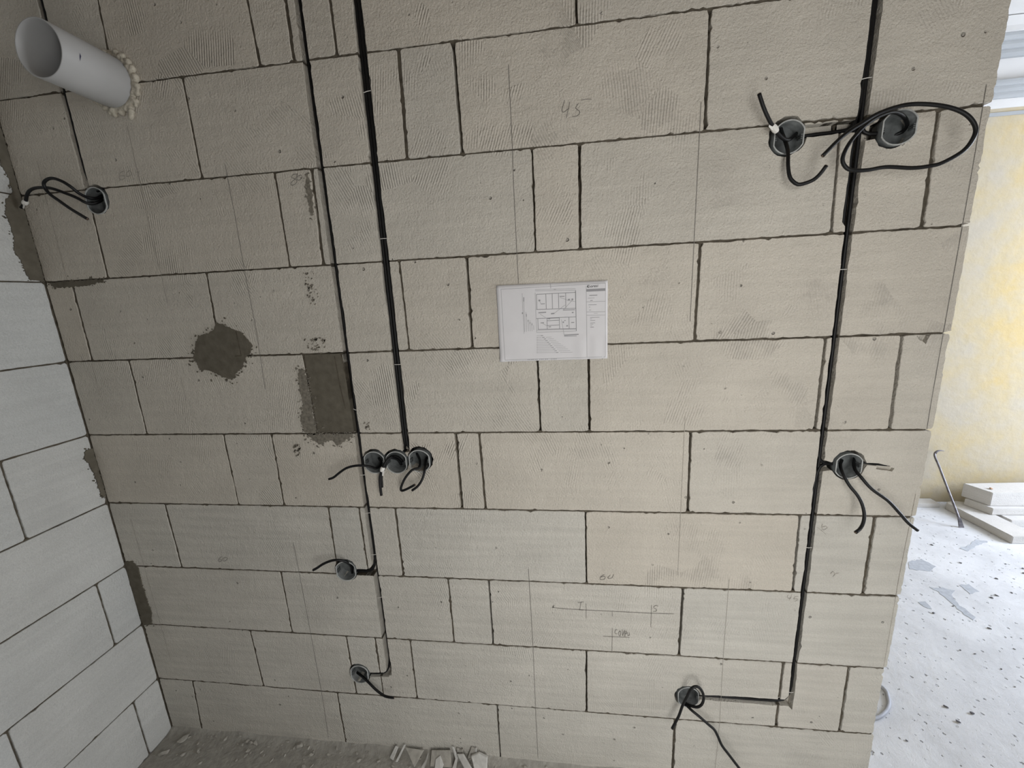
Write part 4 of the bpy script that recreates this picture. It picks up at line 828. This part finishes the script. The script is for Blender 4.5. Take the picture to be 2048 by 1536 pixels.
tor = [[(0.0640 + (0.0065 + 0.002 * noise.noise(Vector((math.cos(2 * PI * i / 48) * 3, math.sin(2 * PI * i / 48) * 3, 0)))) * math.cos(2 * PI * j / 10), -0.003 + 0.0075 * math.sin(2 * PI * j / 10)) for j in range(10)] for i in range(48)]
tv = [[bm.verts.new((r * math.cos(2 * PI * i / 48), y, r * math.sin(2 * PI * i / 48))) for r, y in tor[i]] for i in range(48)]
for i in range(48):
    for j in range(10): bm.faces.new((tv[i][j], tv[(i + 1) % 48][j], tv[(i + 1) % 48][(j + 1) % 10], tv[i][(j + 1) % 10]))
for ang, d, s in ((-62, 0.083, 0.0085), (-66, 0.090, 0.0075), (-69, 0.094, 0.0068), (-40, 0.079, 0.008), (-47, 0.083, 0.006), (-100, 0.078, 0.007), (-110, 0.074, 0.008), (-82, 0.074, 0.008),
                  (20, 0.074, 0.009), (35, 0.076, 0.009), (50, 0.075, 0.009), (5, 0.074, 0.009), (-12, 0.074, 0.009), (-25, 0.075, 0.008), (65, 0.075, 0.008)):
    a = math.radians(ang); lump((d * math.cos(a), -0.005, d * math.sin(a)), s, 1, 0.9, 1)
fo = from_bm('foam_collar', bm, M_FOAM, pipe, smooth=True)
rm = fo.modifiers.new('melt', 'REMESH'); rm.mode = 'VOXEL'; rm.voxel_size = 0.0020
sm = fo.modifiers.new('soft', 'SMOOTH'); sm.factor = 0.6; sm.iterations = 7
dg = bpy.context.evaluated_depsgraph_get()
me = bpy.data.meshes.new_from_object(fo.evaluated_get(dg)); fo.modifiers.clear(); fo.data = me
me.materials.clear(); me.materials.append(M_FOAM)
for pl in me.polygons: pl.use_smooth = True; pl.material_index = 0

# ------------------------------------------------------------------ paper plan
paper = empty('paper_plan', (-0.023, 0, 1.565)); tag(paper, 'white paper plan with printed drawing pinned in the middle of the wall', 'paper')
tl, tr, br, bl = [Vector(p) for p in PAPER]
def paper_y(u, v):
    y = -0.0022 - 0.0012 * math.sin(u * 7 + v * 4) * math.sin(v * 5) - 0.0008
    if v < 0.12 and u < 0.1: y -= 0.10 * (0.12 - v) * (0.1 - u) * 4
    if v < 0.3 and u > 0.7: y -= 0.002 * abs(math.sin((u - 0.7) * 24))
    return y
bm = bmesh.new(); NU, NV = 36, 26; G = []
for side in (0, 1):
    g = []
    for j in range(NV + 1):
        row = []
        for i in range(NU + 1):
            u, v = i / NU, j / NV
            p = (bl * (1 - u) + br * u) * (1 - v) + (tl * (1 - u) + tr * u) * v
            row.append(bm.verts.new((p.x, paper_y(u, v) + side * 0.0003, p.y)))
        g.append(row)
    G.append(g)
for j in range(NV):
    for i in range(NU):
        bm.faces.new((G[0][j][i], G[0][j][i + 1], G[0][j + 1][i + 1], G[0][j + 1][i]))
        bm.faces.new((G[1][j][i], G[1][j + 1][i], G[1][j + 1][i + 1], G[1][j][i + 1]))
def bord(seq0, seq1):
    for a, b, c, d in zip(seq0, seq0[1:], seq1[1:], seq1): bm.faces.new((a, b, c, d))
bord(G[0][0], G[1][0]); bord(G[1][NV], G[0][NV])
bord([r[0] for r in G[1]], [r[0] for r in G[0]]); bord([r[NU] for r in G[0]], [r[NU] for r in G[1]])
keep(from_bm('sheet', bm, M_PAPER, smooth=True), paper)
def uv_of(p):
    u = (p.x - (tl.x + bl.x) / 2) / ((tr.x + br.x) / 2 - (tl.x + bl.x) / 2); v = (p.y - (bl.y + br.y) / 2) / ((tl.y + tr.y) / 2 - (bl.y + br.y) / 2)
    return u, v
def print_bars(name, bars, mat):
    bm = bmesh.new()
    for a, b, wd in bars:
        a = Vector(a); b = Vector(b); d = b - a; L = d.length
        if L < 1e-5: continue
        d.normalize(); n = Vector((-d.y, d.x)) * wd / 2
        k = max(1, int(L / 0.006)); prev = None
        for i in range(k + 1):
            p = a + d * (L * i / k); y = paper_y(*uv_of(p)) - 0.00025
            cur = (bm.verts.new((p.x - n.x, y, p.y - n.y)), bm.verts.new((p.x + n.x, y, p.y + n.y)))
            if prev: bm.faces.new((prev[0], cur[0], cur[1], prev[1]))
            prev = cur
    o = from_bm(name, bm, mat)
    return keep(o, paper)
print_bars('printed_lines', [(a, b, 0.0008) for a, b in PRINT['thin']], M_INKL)
print_bars('printed_drawing', [(a, b, 0.0012) for a, b in PRINT['mid']], M_INK)
print_bars('printed_captions', [(s[0], s[1], max(h * 0.8, 0.0006)) for s, h, g in BLOCKS], M_INKL)['kind'] = 'stuff'
gb = [Vector(p) for p in GREYBAR]
print_bars('grey_bar', [((gb[0] + gb[3]) / 2, (gb[1] + gb[2]) / 2, (gb[0] - gb[3]).length)], M_INKL)
f0, f1 = [Vector(p) for p in FOOT]
print_bars('footer_text', [(f0 + (f1 - f0) * t, f0 + (f1 - f0) * (t + 0.03), 0.0016) for t in (0, .05, .11, .15, .19, .26, .31, .40, .46, .51, .60, .66, .80, .86, .91, .96)], M_INKL)
print_bars('fold_mark', [((-0.0245, 1.6665), (-0.0240, 1.655), 0.0012)], M_INKL)
# letterhead
cu = bpy.data.curves.new('letterhead', 'FONT'); cu.body = 'oresi'; cu.size = 0.0125; cu.shear = 0.22; cu.offset = 0.00012; cu.space_character = 1.06
to = bpy.data.objects.new('letterhead', cu); COL.objects.link(to)
dg = bpy.context.evaluated_depsgraph_get()
me = bpy.data.meshes.new_from_object(to.evaluated_get(dg)); bpy.data.objects.remove(to, do_unlink=True)
lb = Vector(LOGO[0]); le = Vector(LOGO[1])
wtxt = max(v.co.x for v in me.vertices)
sc = ((le - lb).length * 0.74) / wtxt; an = math.atan2(le.y - lb.y, le.x - lb.x)
yl = paper_y(*uv_of(lb + Vector((0.003, 0.003)))) - 0.0006
for v in me.vertices:
    x, z = v.co.x * sc + (le - lb).length * 0.27, v.co.y * sc
    X, Z = lb.x + x * math.cos(an) - z * math.sin(an), lb.y + x * math.sin(an) + z * math.cos(an)
    v.co = Vector((X, paper_y(*uv_of(Vector((X, Z)))) - 0.0006, Z))
keep(link('letterhead', me, M_INKB), paper)
bm = bmesh.new()       # round two-part mark in front of the letters
def disc_part(a0, a1, r0, r1, cx, cz, sq=0.85):
    n = 14; A = []; B = []
    for i in range(n + 1):
        t = a0 + (a1 - a0) * i / n
        A.append(bm.verts.new((cx + r0 * math.cos(t) * sq, yl, cz + r0 * math.sin(t)))); B.append(bm.verts.new((cx + r1 * math.cos(t) * sq, yl, cz + r1 * math.sin(t))))
    for i in range(n): bm.faces.new((A[i], A[i + 1], B[i + 1], B[i]))
lx, lz = lb.x + 0.0032, lb.y + 0.0030
disc_part(PI * 0.5, PI * 1.5, 0.0006, 0.0036, lx, lz); disc_part(-PI * 0.5, PI * 0.5, 0.0026, 0.0036, lx + 0.0005, lz)
keep(from_bm('letterhead_mark', bm, M_INKB), paper)

# ------------------------------------------------------------------ dust fillet and rubble at the foot of the wall
def dust(name, along, n, width, seed, mapf, label):
    rr = random.Random(seed); bm = bmesh.new(); rows = []
    for i in range(n + 1):
        u = along[0] + (along[1] - along[0]) * i / n
        row = []
        for j in range(21):
            t = (j / 20) ** 1.3
            wv = width * (0.85 + 0.4 * noise.noise(Vector((u * 6, seed, 0))))
            h = 0.0022 + (0.015 + 0.008 * noise.noise(Vector((u * 9, seed, 3)))) * max(0, 1 - t * width / 0.05) ** 2.2 if t < 1 else -0.001
            h += 0.0035 * max(0, noise.noise(Vector((u * 60, t * width * 60, seed)))) * (1 - t)
            row.append(bm.verts.new(mapf(u, t * wv, h - 0.0008)))
        rows.append(row)
    for A, B in zip(rows, rows[1:]):
        for j in range(20): bm.faces.new((A[j], A[j + 1], B[j + 1], B[j]))
    o = from_bm(name, bm, M_DUST, smooth=True)
    tag(o, label, 'dust', kind='stuff')
M_DUST = simple('mortar_dust', (0.37, 0.355, 0.32), 0.97, 0.15, 40, 0.004, spec=0.1)
dust('mortar_dust', (XL + 0.001, XR), 420, 0.26, 3, lambda u, t, h: (u, 0.001 - t, h), 'ridge of grey mortar dust along the foot of the block wall')
dust('mortar_dust', (0.25, 1.4), 260, 0.12, 8, lambda u, t, h: (XL - 0.001 + t, -u, h), 'ridge of grey mortar dust along the foot of the left wall')

rd = random.Random(77)
def hull_mesh(name, mat, seed, sx, sy, sz, n=16):
    r = random.Random(seed); bm = bmesh.new()
    for _ in range(n):
        v = Vector((r.gauss(0, 1), r.gauss(0, 1), r.gauss(0, 1))).normalized()
        bm.verts.new((v.x * sx * r.uniform(.8, 1.1), v.y * sy * r.uniform(.8, 1.1), v.z * sz * r.uniform(.8, 1.1)))
    res = bmesh.ops.convex_hull(bm, input=bm.verts)
    bmesh.ops.delete(bm, geom=[g for g in res['geom_interior'] if isinstance(g, bmesh.types.BMVert)], context='VERTS')
    bmesh.ops.recalc_face_normals(bm, faces=bm.faces)
    zmin = min(v.co.z for v in bm.verts)
    for v in bm.verts: v.co.z -= zmin
    me = bpy.data.meshes.new(name); bm.to_mesh(me); bm.free(); me.materials.append(mat)
    return me
CHIPS = [hull_mesh('rubble_chip', M_CHIP, 100 + i, rd.uniform(.8, 1.6), rd.uniform(.6, 1.0), rd.uniform(.4, .8)) for i in range(7)]
def chip(x, y, s, me, label, group, z=0.0):
    o = bpy.data.objects.new('rubble_chip', me); COL.objects.link(o)
    o.location = (x, y, z); o.scale = (s, s, s); o.rotation_euler = (0, 0, rd.uniform(0, 6.28))
    tag(o, label, 'rubble', group)
def ridge_h(y): return 0.017 * max(0, 1 - (-y) / 0.055) ** 2.2
for i in range(120):
    x = rd.uniform(-1.54, -0.02); y = -abs(rd.gauss(0.02, 0.035)) - 0.008
    if y < -0.15: continue
    s = rd.choice((0.003, 0.004, 0.005, 0.006, 0.008))
    chip(x, y, s, rd.choice(CHIPS), 'small grey rubble chip on the floor along the block wall', 'rubble chips at the wall foot', max(0, ridge_h(y) - 0.002))
for i, (x, y, s) in enumerate(((-1.50, -0.035, 0.017), (-1.53, -0.085, 0.014), (-1.20, -0.025, 0.011), (-1.02, -0.02, 0.013), (-1.21, -0.05, 0.010))):
    chip(x, y, s, CHIPS[i], ('large grey lump of rubble in the corner by the left wall', 'rounded grey lump lying left of the corner rubble', 'pale rubble lump at the wall foot left of the pencil line',
        'pale rubble lump touching the wall under the left block joint', 'flat pale rubble lump out on the floor near the corner')[i], 'rubble lumps', max(0, ridge_h(y) - 0.003))

def shard(label, corners, thick, mat, name='plaster_shard'):
    """thin broken plate: polygon of 3D corners, thickness along its normal"""
    P = [Vector(c) for c in corners]
    n = (P[1] - P[0]).cross(P[2] - P[0]).normalized()
    bm = bmesh.new()
    A = [bm.verts.new(p + n * thick / 2) for p in P]; B = [bm.verts.new(p - n * thick / 2) for p in P]
    k = len(P)
    for i in range(k): bm.faces.new((A[i], A[(i + 1) % k], B[(i + 1) % k], B[i]))
    bm.faces.new(A); bm.faces.new(list(reversed(B)))
    bmesh.ops.bevel(bm, geom=bm.edges[:], offset=thick * 0.15, segments=1, affect='EDGES')
    o = from_bm(name, bm, mat, origin=P[0]); tag(o, label, 'rubble', 'broken shards under the paper plan')
    return o
def at(px, y, z): return (px, y, z)
shard('thin white bent plaster strip leaning on the wall foot', [(-0.425, -0.004, 0.052), (-0.417, -0.006, 0.052), (-0.400, -0.022, 0.024), (-0.409, -0.022, 0.022)], 0.004, M_CHIPW)
shard('white strip lower piece standing beside the grey bar', [(-0.400, -0.020, 0.026), (-0.409, -0.022, 0.022), (-0.418, -0.040, 0.0), (-0.405, -0.040, 0.0)], 0.004, M_CHIPW)
shard('pale grey square bar of block lying toward the camera', [(-0.405, -0.012, 0.030), (-0.380, -0.012, 0.034), (-0.325, -0.060, 0.012), (-0.350, -0.066, 0.008)], 0.016, M_CHIPW)
shard('bright white chunk of broken block, largest in the pile', [(-0.352, -0.014, 0.034), (-0.325, -0.010, 0.044), (-0.292, -0.016, 0.036), (-0.290, -0.050, 0.010), (-0.330, -0.052, 0.014)], 0.014, M_CHIPW)
shard('grey triangular chip leaning upright against the wall', [(-0.372, -0.008, 0.004), (-0.335, -0.006, 0.006), (-0.338, -0.004, 0.054), (-0.352, -0.004, 0.056)], 0.006, M_CHIP)
shard('small upright white splinter beside the bright chunk', [(-0.338, -0.006, 0.030), (-0.333, -0.006, 0.030), (-0.333, -0.005, 0.056), (-0.337, -0.005, 0.056)], 0.003, M_CHIPW)
shard('small pale block chip with a notch behind the grey bar', [(-0.408, -0.006, 0.024), (-0.384, -0.006, 0.024), (-0.384, -0.005, 0.046), (-0.396, -0.005, 0.040), (-0.406, -0.005, 0.047)], 0.006, M_CHIP)
shard('broad grey plate of block left of the bent strip', [(-0.500, -0.010, 0.034), (-0.430, -0.008, 0.040), (-0.420, -0.040, 0.006), (-0.498, -0.042, 0.004)], 0.007, M_CHIP)
shard('rounded pale flake lying on the broad plate', [(-0.480, -0.030, 0.022), (-0.465, -0.022, 0.030), (-0.448, -0.040, 0.016), (-0.455, -0.058, 0.006), (-0.478, -0.052, 0.008)], 0.006, M_CHIPW)
shard('leaf-shaped white flake left of the broad plate', [(-0.530, -0.050, 0.004), (-0.517, -0.030, 0.014), (-0.511, -0.018, 0.030), (-0.512, -0.034, 0.016), (-0.520, -0.056, 0.003)], 0.005, M_CHIPW)
shard('grey flat wedge of block farther left in the pile', [(-0.600, -0.010, 0.034), (-0.530, -0.010, 0.030), (-0.555, -0.050, 0.004)], 0.006, M_CHIP)
shard('narrow grey splinter leaning at the left end of the pile', [(-0.630, -0.040, 0.006), (-0.622, -0.040, 0.006), (-0.600, -0.006, 0.042), (-0.606, -0.006, 0.042)], 0.005, M_CHIPW)
shard('short pale splinter crossing at the left end of the pile', [(-0.655, -0.030, 0.008), (-0.640, -0.036, 0.006), (-0.628, -0.010, 0.034), (-0.638, -0.008, 0.036)], 0.006, M_CHIPW)

# ------------------------------------------------------------------ the bright room beyond the wall end
def slab(label, poly, z0, z1, bev=0.003, name='block_panel'):
    bm = bmesh.new()
    cx = sum(p[0] for p in poly) / len(poly); cy = sum(p[1] for p in poly) / len(poly)
    A = [bm.verts.new((x, y, z0)) for x, y in poly]; B = [bm.verts.new((x, y, z1)) for x, y in poly]
    n = len(poly)
    for i in range(n): bm.faces.new((A[i], A[(i + 1) % n], B[(i + 1) % n], B[i]))
    bm.faces.new(list(reversed(A))); bm.faces.new(B)
    bmesh.ops.recalc_face_normals(bm, faces=bm.faces)
    bmesh.ops.bevel(bm, geom=bm.edges[:], offset=bev, segments=2, affect='EDGES')
    o = from_bm(name, bm, M_SLAB, origin=(cx, cy, z0)); tag(o, label, 'block', 'stacked block panels in the far room')
    return o
slab('narrow white panel lying on the floor at the front of the stack', [(2.738, 1.440), (2.895, 1.445), (2.875, 1.86), (2.80, 1.885), (2.735, 1.872), (2.718, 1.85)], 0.0, 0.050)
slab('bottom white panel under the stack by the yellow wall', [(2.912, 1.63), (3.50, 1.65), (3.50, 1.90), (2.905, 1.88)], 0.0, 0.0495)
slab('thin white panel in the middle of the stack', [(2.852, 1.692), (3.44, 1.705), (3.44, 1.86), (2.804, 1.83)], 0.0505, 0.0995)
slab('thick white panel on top of the stack', [(2.860, 1.722), (3.45, 1.735), (3.45, 1.90), (2.806, 1.862)], 0.1005, 0.198)
slab('low white panel strip along the foot of the yellow wall', [(2.20, 1.865), (2.700, 1.872), (2.700, 1.955), (2.20, 1.955)], 0.0, 0.030)
# brown crumb on the top panel
me = hull_mesh('mortar_crumb', simple('brown_crumb', (0.33, 0.20, 0.12), 0.9, 0.2), 314, 1.3, 1.0, 0.6)
o = bpy.data.objects.new('mortar_crumb', me); COL.objects.link(o); o.location = (2.895, 1.775, 0.198); o.scale = (0.012,) * 3
tag(o, 'brown crumb of mortar on the top white panel', 'rubble')

bar = empty('pry_bar', (2.611, 1.621, 0)); tag(bar, 'steel pry bar leaning on the yellow wall beside the stack', 'pry bar')
bm = bmesh.new()
sh = spline([(2.597, 1.622, 0.060), (2.603, 1.66, 0.105), (2.615, 1.75, 0.205), (2.632, 1.86, 0.325), (2.642, 1.912, 0.372), (2.650, 1.930, 0.394), (2.664, 1.932, 0.408)], 0.01)
tube_bm(bm, sh, 0.0068, 8)
keep(smooth_sides(from_bm('shaft', bm, M_STEEL)), bar)
bm = bmesh.new()
hk = spline([(2.654, 1.931, 0.398), (2.664, 1.932, 0.410), (2.680, 1.930, 0.417), (2.705, 1.925, 0.416)], 0.006)
tube_bm(bm, hk, lambda t: 0.0085 * (1 - t * 0.8), 8)
keep(smooth_sides(from_bm('claw_hook', bm, M_STEEL)), bar)
bm = bmesh.new()
A = [bm.verts.new(v) for v in ((2.591, 1.616, 0.066), (2.604, 1.616, 0.066), (2.630, 1.612, 0.0), (2.600, 1.612, 0.0))]
B = [bm.verts.new(v) for v in ((2.591, 1.628, 0.066), (2.604, 1.628, 0.066), (2.630, 1.617, 0.0), (2.600, 1.617, 0.0))]
for i in range(4): bm.faces.new((A[i], A[(i + 1) % 4], B[(i + 1) % 4], B[i]))
bm.faces.new(A); bm.faces.new(list(reversed(B)))
keep(from_bm('chisel_foot', bm, M_STEEL), bar)

M_GCABLE = simple('pale_grey_cable', (0.33, 0.34, 0.37), 0.6, 0.1)
bm = bmesh.new()
lp = spline([(1.00, 0.33, 0.007), (1.12, 0.40, 0.007), (1.22, 0.418, 0.007), (1.268, 0.399, 0.007), (1.278, 0.375, 0.007), (1.265, 0.346, 0.007), (1.246, 0.315, 0.007), (1.209, 0.283, 0.007), (1.15, 0.255, 0.007), (1.02, 0.24, 0.007)], 0.01)
tube_bm(bm, lp, 0.0065, 10)
tag(smooth_sides(from_bm('floor_cable', bm, M_GCABLE, origin=(1.2, 0.33, 0))), 'pale grey cable loop on the floor behind the wall end', 'cable')

M_STAIN = simple('grey_floor_stain', (0.36, 0.375, 0.40), 0.9, 0.12, 60, 0.001)
def stain(poly, seed):
    rr = random.Random(seed); bm = bmesh.new(); pts = []
    for i in range(len(poly)):
        a = Vector(poly[i]); b = Vector(poly[(i + 1) % len(poly)]); d = b - a
        n = max(1, int(d.length / 0.015)); nr = Vector((-d.y, d.x)).normalized()
        for k in range(n): pts.append(a + d * (k / n) + nr * rr.gauss(0, 0.003))
    A = [bm.verts.new((p.x, p.y, 0.0015)) for p in pts]; B = [bm.verts.new((p.x, p.y, -0.001)) for p in pts]; n = len(pts)
    for i in range(n): bm.faces.new((A[i], A[(i + 1) % n], B[(i + 1) % n], B[i]))
    [bm.faces.new([A[i] for i in t]) for t in tessellate_polygon([[Vector((p.x, p.y, 0)) for p in pts]])]
    from_bm('screed_patch', bm, M_STAIN, floor)
stain([(2.406, 1.378), (2.49, 1.42), (2.58, 1.479), (2.626, 1.46), (2.52, 1.41), (2.419, 1.349)], 1)
stain([(1.948, 1.01), (2.011, 1.014), (2.053, 0.993), (2.01, 0.963), (1.99, 0.92), (1.985, 0.866), (1.984, 0.81), (1.955, 0.788), (1.946, 0.823), (1.955, 0.897), (1.96, 0.95)], 2)
stain([(2.11, 1.039), (2.163, 1.051), (2.164, 1.0), (2.106, 0.973)], 3)
stain([(1.80, 0.897), (1.84, 0.904), (1.827, 0.852), (1.80, 0.867)], 4)
stain([(2.008, 1.233), (2.096, 1.261), (2.122, 1.194), (2.058, 1.148), (1.962, 1.164)], 5)
rs = random.Random(9)
FAR = [hull_mesh('rubble_chip', simple('dark_crumb', (0.10, 0.095, 0.10), 0.9, 0.3), 500 + i, 1.3, 0.8, 0.5) for i in range(3)]
for i in range(120):
    x = rs.uniform(1.15, 2.6); y = rs.uniform(-0.1, 1.55)
    if x < 1.0 + 0.1 * y: continue
    o = bpy.data.objects.new('rubble_chip', FAR[i % 3]); COL.objects.link(o); s = rs.choice((0.003, 0.004, 0.005, 0.007))
    o.location = (x, y, 0); o.scale = (s, s, s); o.rotation_euler = (0, 0, rs.uniform(0, 6.3))
    tag(o, 'small dark crumb on the bright floor beyond the wall', 'rubble', 'dark crumbs on the bright floor')
